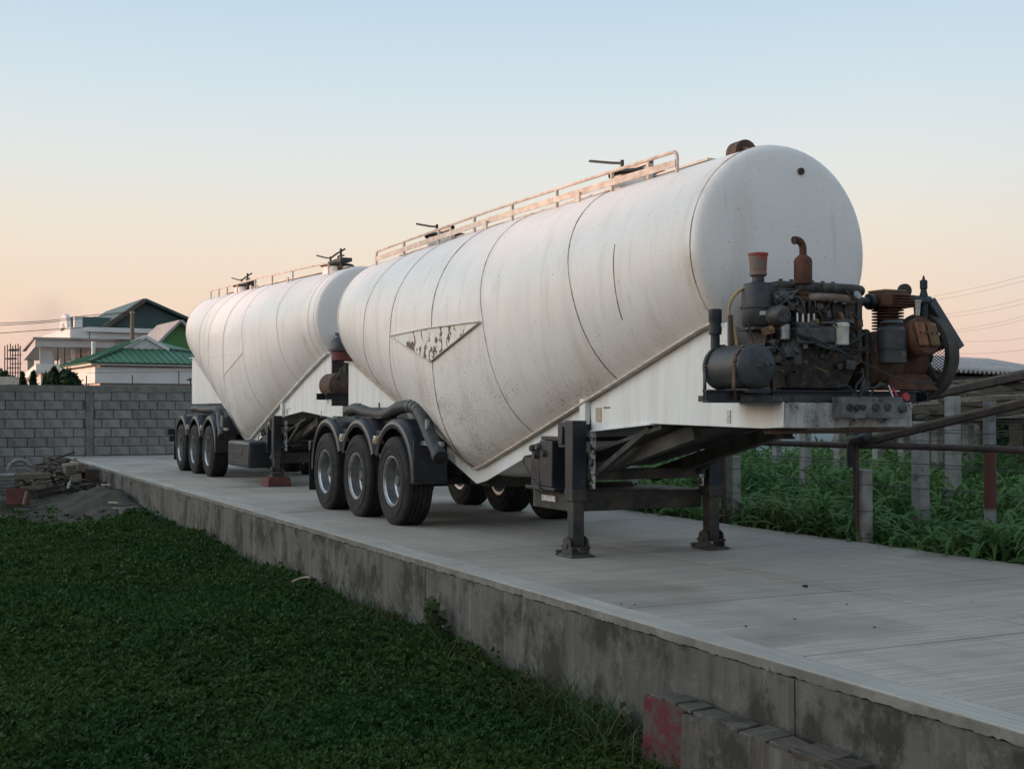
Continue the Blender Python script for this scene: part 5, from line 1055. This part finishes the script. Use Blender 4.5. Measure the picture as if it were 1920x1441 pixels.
for px in (1745, 1800, 1850, 1905, 1960): u = at(px, 775, 21.2); MB().bar((u.x, u.y, GZ), u, .16, .16).build('rack_leg', MT['wood'], TB)
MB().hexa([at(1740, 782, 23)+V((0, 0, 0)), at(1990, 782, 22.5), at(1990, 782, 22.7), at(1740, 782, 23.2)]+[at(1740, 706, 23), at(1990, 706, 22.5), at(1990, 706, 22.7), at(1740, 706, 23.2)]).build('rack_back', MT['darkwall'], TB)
# board fence and white wall behind the maize
for i, px in enumerate(np.arange(1578, 1930, 13.0)):
    D = 27+random.uniform(-.3, .3); t = at(px, random.uniform(786, 800), D); w = random.uniform(.12, .2)
    MB().bar((0, 0, GZ), (0, 0, t.z), w, .03, (math.cos(yaw), -math.sin(yaw), 0)).build('fence_board', [MT['wood'], MT['wood'], MT['wood2'], MT['pillar']][random.randrange(4)], loc=(t.x, t.y, 0), bevel=.004, seg=1, label='upright %s board of the rough fence behind the maize' % ('narrow weathered' if w < .155 else 'wide weathered'), category='board', group='boards of the rough fence')
for i, (a_, b2, py) in enumerate(((1570, 1935, 812), (1570, 1935, 838))):
    MB().bar(at(a_, py, 27.4), at(b2, py, 27.4), .06, .09).build('fence_rail', MT['wood'], label='%s dark rail behind the upright boards of the rough fence' % ('upper', 'lower')[i], category='rail')
D = 28; WW = wthing('white_wall', 'pale blue white sheet wall behind the maize under the neck', 'wall', at(1480, 860, D))
pxs = [1392, 1418, 1455, 1492, 1528, 1572]
for i in range(5):
    p, q = at(pxs[i]+.6, 790, D), at(pxs[i+1]-.6, 790, D); MB().prism([(p.x, p.y, GZ), (q.x, q.y, GZ), (q.x, q.y, q.z), (p.x, p.y, p.z)], FW*.06).build('wall_sheet', MT['whitewall'] if i else MT['bluegrey'], WW, bevel=.004)
p, q = at(1572.6, 795, D), at(1604, 795, D); MB().prism([(p.x, p.y, GZ), (q.x, q.y, GZ), (q.x, q.y, q.z), (p.x, p.y, p.z)], FW*.06).build('dark_sheet', MT['bluegrey'], WW)
D = 30; SH2 = wthing('outbuilding', 'dark outbuilding with pale window frame seen between the landing legs', 'building', at(1260, 850, D))
p, q = at(1150, 775, D), at(1392, 775, D); MB().prism([(p.x, p.y, GZ), (q.x, q.y, GZ), (q.x, q.y, q.z), (p.x, p.y, p.z)], FW*.2).build('wall', MT['wood'], SH2)
for px in (1205, 1226, 1258): p, q = at(px-6, 852, D-.02), at(px+6, 878, D-.02); MB().prism([p, V((q.x, q.y, p.z)), q, V((p.x, p.y, q.z))], FW*.015).build('window', MT['stripe'] if px < 1250 else MT['wood2'], SH2)  # windows are flat panels in pale colours
# hedge at the right behind the fence
hd = wthing('hedge', 'dark leafy hedge behind the galvanised post at the right edge', 'hedge', at(1900, 850, 24))
n = 2600; px = RNG.uniform(1868, 1990, n); py = 768+RNG.uniform(0, 1, n)*90+8*np.sin(px*.2); dd = RNG.uniform(23, 25.5, n)
leaf_cloud('foliage', MT['tree'], [tuple(at(a, b, c)) for a, b, c in zip(px, py, dd)], .07, hd)
MB().bar((at(1925, 800, 24.5).x, at(1925, 800, 24.5).y, GZ), at(1925, 800, 24.5), .1, .1).build('stem', MT['wood'], hd)
hd = wthing('bush', 'dark bush seen below the connector box behind the trellis', 'bush', at(1622, 815, 25))
n = 700; px = RNG.normal(1622, 10, n); py = RNG.uniform(795, 850, n); leaf_cloud('foliage', MT['tree'], [tuple(at(a, b, c)) for a, b, c in zip(px, py, RNG.uniform(24.5, 26, n))], .07, hd)
# far tree line closing the horizon
n = 26000; ang = RNG.uniform(-.65, .62, n); dist = RNG.uniform(150, 170, n); hh = RNG.uniform(0, 1, n)**1.2*(2.0+1.3*np.sin(ang*31)+1.0*np.sin(ang*73+1))
b0 = math.atan2(FW.y, FW.x); pts = np.stack([CAM.x+dist*np.cos(b0+ang), CAM.y+dist*np.sin(b0+ang), GZ+hh], 1); tl = leaf_cloud('far_trees', MT['tree'], pts, .55, None); tl['kind'] = 'stuff'; tl['label'] = 'far low line of trees along the horizon'; tl['category'] = 'trees'
# ------------------------------------------------------------------ maize field
def blades(name, base, n_seg, length, width, droop, mat, rng, parent=None, lean=.5):
    n = len(base); az = rng.uniform(0, 2*PI, n); L = length*rng.uniform(.6, 1.25, n); w = width*rng.uniform(.7, 1.3, n); th = rng.uniform(.55, 1.25, n); dr = droop*rng.uniform(.6, 1.5, n); tw = rng.uniform(-.5, .5, n)
    d = np.stack([np.cos(az), np.sin(az), 0*az], 1); s = np.stack([-np.sin(az), np.cos(az), tw], 1); p = np.array(base, float); prev = None; V_ = []
    for k in range(n_seg+1):
        u = k/n_seg; ww = (w*np.sin(PI*min(.93, .18+.8*u))**.8*(1 if k < n_seg else .05))[:, None]; row = (p-s*ww, p+s*ww)
        if prev is not None: V_.append(np.stack([prev[0], prev[1], row[1], row[0]], 1))
        prev = row; a = th-dr*u; p = p+(d*np.cos(a)[:, None]+np.array([0, 0, 1])*np.sin(a)[:, None])*(L/n_seg)[:, None]
    return quads(name, np.concatenate(V_).reshape(-1, 3), mat, parent)
n = 7500; x = RNG.uniform(-9, 8.5, n); y = FY+.02+RNG.uniform(0, 1, n)**1.35*13; keep = (x > -4+(y-4)*-.5)
x, y = x[keep], y[keep]; hmax = .30+.16*np.clip(y-4, 0, 2.5)+.12*np.sin(x*1.7+y)+.10*np.sin(y*2.3)
bl = []
for i in range(len(x)):
    H_ = .45+hmax[i]*RNG.uniform(.7, 1.1); k = RNG.integers(5, 8)
    for j in range(k): bl.append((x[i]+RNG.normal(0, .02), y[i]+RNG.normal(0, .02), GZ+H_*(.35+.6*j/k)))
mz = blades('maize_field', bl, 5, .46, .021, 2.0, MT['crop'], RNG); mz['kind'] = 'stuff'; mz['label'] = 'dense green young maize growing beyond the platform'; mz['category'] = 'maize'
print('maize', len(mz.data.polygons))
# ------------------------------------------------------------------ lawn: clover and grass below the platform
def proj_np(P):
    d = P-np.array(CAM); z = d@np.array(FW); return W/2+F*(d@np.array(RT))/z, H/2-F*(d@np.array(UP))/z, z
def scatter(n, dmin, dmax):
    dpt = dmin*(dmax/dmin)**RNG.uniform(0, 1, n); px = RNG.uniform(-800, 2150, n); lat = (px-960)/F*dpt
    fhn = np.array(fh); P = np.array([CAM.x, CAM.y, 0])+dpt[:, None]*fhn[None]+lat[:, None]*np.array(RT)[None]; P[:, 2] = GZ
    return P
def GVEC(P):
    t = np.clip((P[:, 0]-1)/7, 0, 1); t = t*t*(3-2*t); return -.70-.10*t+.02*np.sin(P[:, 0]*.7)+.02*np.sin(P[:, 1]*1.1+P[:, 0]*.3)
P0 = scatter(80000, 5.0, 27); P0 = P0[(P0[:, 1] < YE-.03) & (P0[:, 0] > WX+.1)]
pile = (P0[:, 0] < -10.5+1.4*np.sin(P0[:, 1]*2)) & (RNG.uniform(0, 1, len(P0)) > .04); P0 = P0[~pile]
bare = np.sin(P0[:, 0]*1.9+1.3*np.sin(P0[:, 1]*1.1))*np.sin(P0[:, 1]*2.3+.7*np.sin(P0[:, 0]*.9)); P0 = P0[RNG.uniform(0, 1, len(P0)) < np.clip(1.25-.75*np.clip(bare, 0, 1), .2, 1)]
d0 = np.linalg.norm(P0[:, :2]-np.array([CAM.x, CAM.y]), axis=1); K = 13; n0 = len(P0)
hgt = RNG.uniform(.05, .13, n0)*(1+.55*np.sin(P0[:, 0]*1.3+P0[:, 1]*.6)*np.sin(P0[:, 1]*1.7)); rad = (.022+.0035*d0)*RNG.uniform(.7, 1.4, n0)
hgt += (RNG.uniform(0, 1, n0) < .05)*RNG.uniform(.03, .10, n0)
ph = RNG.uniform(0, 2*PI, (n0, K)); el = RNG.uniform(.0, 1, (n0, K))**.7*PI/2
dirs = np.stack([np.cos(ph)*np.cos(el), np.sin(ph)*np.cos(el), np.sin(el)], 2)
P = P0[:, None, :]+dirs*np.stack([rad, rad, hgt*.7], 1)[:, None, :]; P[:, :, 2] = GVEC(P0)[:, None]+hgt[:, None]*.35+dirs[:, :, 2]*hgt[:, None]*.65
sz = np.repeat((.0095+.00125*d0)[:, None], K, 1).reshape(-1); P = P.reshape(-1, 3); a = dirs.reshape(-1, 3)+RNG.normal(0, .45, (n0*K, 3)); a[:, 2] *= .6
n = len(P); a /= np.linalg.norm(a, axis=1)[:, None]; b = RNG.normal(size=(n, 3)); b[:, 2] *= .4; b -= a*(a*b).sum(1)[:, None]; b /= np.linalg.norm(b, axis=1)[:, None]; sz = (sz*RNG.uniform(.7, 1.5, n))[:, None]
v = np.stack([P-a*sz*.3, P+b*sz*.5+a*sz*.35, P+a*sz*1.3, P-b*sz*.5+a*sz*.35], 1).reshape(-1, 3)
lw = quads('lawn', v, MT['lawn']); lw['kind'] = 'stuff'; lw['label'] = 'dark green clover and grass below the platform'; lw['category'] = 'grass'
print('lawn', n)
# grass blades through the clover, thicker against the wall
Q = scatter(26000, 5.8, 22); Q = Q[(Q[:, 1] < YE-.02) & (Q[:, 0] > -11)]; k = RNG.uniform(0, 1, len(Q)) < np.clip(.18+.9*(1-(YE-Q[:, 1])/.8), .15, 1); Q = Q[k]
R_ = np.stack([RNG.uniform(-10, 9, 2600), YE-.02-RNG.uniform(0, 1, 2600)**2*.45, np.full(2600, GZ)], 1); Q = np.concatenate([Q, R_])
Q[:, 2] = GVEC(Q)
gb = blades('grass_blades', Q, 3, .25, .0042, .9, MT['lawn'], RNG); gb['kind'] = 'stuff'
wd_ = np.stack([RNG.uniform(-2.0, 7.6, 1500), YE-.03-RNG.uniform(0, 1, 1500)**2*.4, np.full(1500, GZ-.24)], 1); gw = blades('dry_grass', wd_, 4, .38, .0035, 1.1, MT['weed'], RNG); gw['kind'] = 'stuff'
tg = np.stack([np.concatenate([RNG.normal(6.3, .5, 260), RNG.normal(3.6, .5, 160), RNG.normal(2.2, .4, 140)]), YE-.03-RNG.uniform(0, 1, 560)**1.5*.3, np.full(560, GZ-.25)], 1); tgo = blades('tall_grass', tg, 5, .46, .0045, 1.0, MT['lawn'], RNG); tgo['kind'] = 'stuff'
# weeds at the wall
def weed(px, py, h, label, n=16, ls=.07):
    b = ony(px, py, YE-.09); b.z = gz(b.x, b.y); t = wthing('weed', label, 'weed', b, 'weeds along the retaining wall'); m = MB(); tips = []
    for i in range(5):
        a_ = random.uniform(0, 6.3); e = b+V((.10*math.cos(a_), .05*math.sin(a_)-.02, h*random.uniform(.55, 1))); m.tube(spline([b, b.lerp(e, .5)+V((.01, 0, .03)), e], 4), .005, 5); tips += [b.lerp(e, u) for u in (.35, .55, .75, .95)]
    m.build('stem', MT['weed'], t); pts = np.array([tuple(p+V((random.gauss(0, .03), random.gauss(0, .02), random.gauss(0, .02)))) for p in tips for _ in range(n//8)])
    stuff(leaf_cloud('leaf_mass', MT['weed'], pts, ls*.6, t))
weed(822, 1185, .50, 'tall leafy weed standing against the middle of the wall', 40, .09)
weed(1300, 1345, .16, 'small dry weed above the red painted block', 10, .04)
weed(985, 1250, .22, 'low weed tuft right of the tall leafy weed', 20, .05)
weed(1110, 1290, .22, 'grassy weed tuft left of the red painted block', 24, .05)
weed(880, 1205, .24, 'low leafy weed just right of the tall leafy weed', 24, .05)
weed(740, 1150, .2, 'low leafy weed left of the tall leafy weed', 24, .05)
weed(1170, 1330, .3, 'upright weed standing closest to the red painted block', 24, .045)
weed(612, 1075, .14, 'small weed at the foot of the wall near the bent white strip', 12, .04)
# ------------------------------------------------------------------ red painted block, planks, strip
a = ony(1212, 1300, -1.18); L = 4.5; ht = a.z
rb = wthing('low_wall', 'low stone wall with red painted end leaning on the platform at bottom right', 'wall', (a.x, -1.2, GZ))
m = MB(); m.hexa([(a.x, -1.22, GZ-.45), (a.x+.42, -1.22, GZ-.45), (a.x+.42, -1.0, GZ-.45), (a.x, -1.0, GZ-.45), (a.x, -1.20, ht), (a.x+.42, -1.20, ht-.01), (a.x+.42, -1.0, ht-.01), (a.x, -1.0, ht)]); m.build('red_end', MT['redwall'], rb, bevel=.006)
L = 5.0; m = MB(); n = 30
for k in range(n+1):
    x = a.x+.421+L*k/n; j = random.uniform(-.008, .008); m.v += [(x, -1.225+j, GZ-.4), (x, -1.20+j, ht-.02+j), (x, -1.0, ht-.02), (x, -1.0, GZ-.4)]
for k in range(n):
    for j in range(3): m.f.append((k*4+j, k*4+j+1, (k+1)*4+j+1, (k+1)*4+j))
m.f.append((0, 1, 2, 3)); m.build('wall_body', MT['lowwall'], rb, ang=25)
x = a.x+.02
while x < a.x+L:
    l = random.uniform(.12, .30); w = random.uniform(.14, .20); m = MB(); m.box((x+l/2, -1.10+random.uniform(-.015, .01), ht-.012+random.uniform(-.006, .012)), (l-.012, w, random.uniform(.025, .045)), (random.uniform(-.05, .05), random.uniform(-.05, .05), random.uniform(-.08, .08))).jit(.007, int(x*100)); m.build('coping_stone', MT['lowwall'] if random.random() < .6 else MT['scrapw'], rb, bevel=.006, seg=1); x += l
for i, (p, q, lb) in enumerate((((800, 1212), (930, 1262), 'weathered plank half hidden in grass below the tall weed'), ((1180, 1385), (1300, 1440), 'weathered plank lying in the grass before the red painted block'), ((700, 1165), (760, 1190), 'short plank piece in the grass left of the tall weed'))):
    A_, B_ = onz(*p, -.70), onz(*q, -.72); A_.z = gz(A_.x, A_.y)+.055; B_.z = gz(B_.x, B_.y)+.05; MB().bar(A_, B_, .07, .03).build('plank', MT['edge'], bevel=.004, label=lb, category='plank', group='planks in the grass')
p = [onz(548, 1090, GZ+.06), onz(565, 1083, GZ+.13), onz(580, 1082, GZ+.17), onz(588, 1090, GZ+.08)]; MB().tube(spline(p, 5), .012, 6).build('bent_strip', MT['wood2'], label='bent pale strip lying in the grass at the wall foot', category='strip')
p = onz(1130, 1270, GZ+.05)
# ------------------------------------------------------------------ scrap heap by the block wall
def mz_(x, y):
    return math.exp(-((x+13.6)/2.3)**2-((y+1.35)/.8)**2)*.46+math.exp(-((x+18.5)/2.2)**2-((y+1.9)/1.2)**2)*.36
dm = MB(); c0 = onz(215, 915, GZ)
def moundf(u, v):
    x = -21.5+11.5*u; y = -5.5+4.54*v; g = mz_(x, y)
    return (x, y, -.74+g+.025*math.sin(x*5+y*3)+.02*math.sin(y*9-x*2)-.05*(1 if min(u, v, 1-u) < .02 else 0))
dm.grid(moundf, 130, 60).jit(.022, 4); stuff(dm.build('dirt_mound', MT['dirt'], ang=70), 'structure')
random.seed(5); lab = {}
for i in range(120):
    px = random.gauss(100, 52); px = min(max(px, -12), 183); hgt = max(.42, math.exp(-((px-112)/60)**2)); fr_p = random.random(); py = 922-fr_p*66*hgt-4; X_ = -16.2-2.6*fr_p+random.uniform(-.3, .3); c = onx(px, py, X_); c.z = max(c.z, -.62); ln = random.uniform(.3, 1.15); an = random.gauss(PI/2, 1.0); tl_ = random.gauss(0, .24)
    big = random.random() < .12
    dd = V((math.cos(an)*math.cos(tl_), math.sin(an)*math.cos(tl_), math.sin(tl_)))
    m = MB(); m.bar(-dd*ln/2, dd*ln/2, random.uniform(.035, .12), random.uniform(.02, .045) if not big else .10)
    m.build('scrap_timber', MT['scrapw2'] if i % 3 == 0 else MT['scrapw'], loc=c, bevel=.005, seg=1, label='%s %s timber %s of the scrap heap' % ('thick broken' if big else 'long thin' if ln > 1.0 else 'short broken', 'pale' if i % 3 == 0 else 'grey', ('low at the ' if fr_p < .4 else 'high at the ')+('left end' if px < 85 else 'middle' if px < 135 else 'right end')), category='timber', group='timbers of the scrap heap')
for i, (px, py, s, lb) in enumerate([(130, 878, .34, 'square sawn timber end facing out of the scrap heap'), (146, 874, .30, 'pale timber end right of the square sawn end'), (170, 886, .42, 'dark stump at the right end of the scrap heap'), (143, 893, .32, 'pale split log below the square sawn end')]):
    c = onx(px, py, -15.9); m = MB(); m.box((0, 0, 0), (.5, s*.75, s*.6), (random.uniform(-.2, .2), .1, random.uniform(-.3, .3))).jit(.02, i); m.build('log_end', MT['scrapw2'] if i != 2 else MT['scrapw'], loc=c, bevel=.03, label=lb, category='timber')
a, b = onx(32, 893, -16.0), onx(95, 891, -15.9); MB().bar(a, b, .16, .13).build('scrap_beam', MT['scrapw2'], bevel=.012, label='long square beam lying across the front of the scrap heap', category='timber')
c = onx(33, 932, -14.8); m = MB(); m.box((0, 0, 0), (.05, .38*1.2, .36), (0, -.3, .1)); m.build('red_board', MT['redwood'], loc=c+V((0, 0, .02)), bevel=.006, label='red brown board leaning at the front of the scrap heap', category='board')
m = MB(); m.bar(onx(44, 946, -14.7), onx(50, 921, -14.75), .05, .05); m.build('pale_stick', MT['wood2'], label='pale stick beside the red brown board', category='stick')
c = onx(4, 925, -14.9); m = MB(); m.grid(lambda u, v: (c.x-.5+.9*v*.6, c.y-.5+.75*u, GZ+.05+.48*v+.028*math.sin(v*38)), 10, 60); o = m.build('striped_sheet', MT['stripe'], label='pale corrugated sheet cut by the left edge of the scrap heap', category='sheet'); mo = o.modifiers.new('t', 'SOLIDIFY'); mo.thickness = .01
m = MB(); m.lathe([(.02, 0), (.2, .02), (.26, .10), (.24, .16), (.05, .19)], onx(5, 906, -15.6)-V((0, .1, .1)), (.2, 0, 1), 14, True).jit(.02, 3); m.build('blue_tarp', MT['blue'], label='crumpled blue tarp above the pale corrugated sheet', category='tarp')
m = MB(); c = onx(37, 882, -19.5); m.tube(arc((c.x, c.y, c.z), .26, 0, PI, 12, (0, 1, 0), (0, 0, 1)), .05, 8); m.build('old_tyre_arc', MT['block'], label='grey half hoop sticking out of the scrap heap', category='hoop')
c = onx(128, 911, -15.5); m = MB(); m.lathe([(.03, 0), (.035, .01), (.035, .12), (.015, .15), (.015, .18)], c-V((0, 0, .05)), (.1, .2, 1), 12, True); m.build('bottle', MT['stripe'], label='small pale bottle standing in the scrap heap', category='bottle')
c = onz(243, 955, GZ); m = MB(); m.box((0, 0, .10), (.5, .26, .26), (.05, -.05, .15)).jit(.012, 8); m.build('loose_block', MT['edge'], loc=(c.x, min(c.y, YE-.16), -.70), bevel=.012, label='loose dark block at the wall foot beside the dirt mound', category='block')
for i, (px, py) in enumerate(((200, 918), (214, 930), (222, 933), (190, 900))):
    c = onz(px, py, GZ+.2); c.z = -.71+mz_(c.x, c.y)+.03; m = MB(); m.bar((-.25, -.05, 0), (.25, .06, .02), .07, .03); m.build('mound_stick', MT['wood2'], loc=c, label='pale stick lying on the dirt mound, %s' % ['nearest the scrap heap middle', 'beside the wall', 'lowest and closest to the loose block', 'highest'][i], category='stick', group='sticks on the dirt mound')
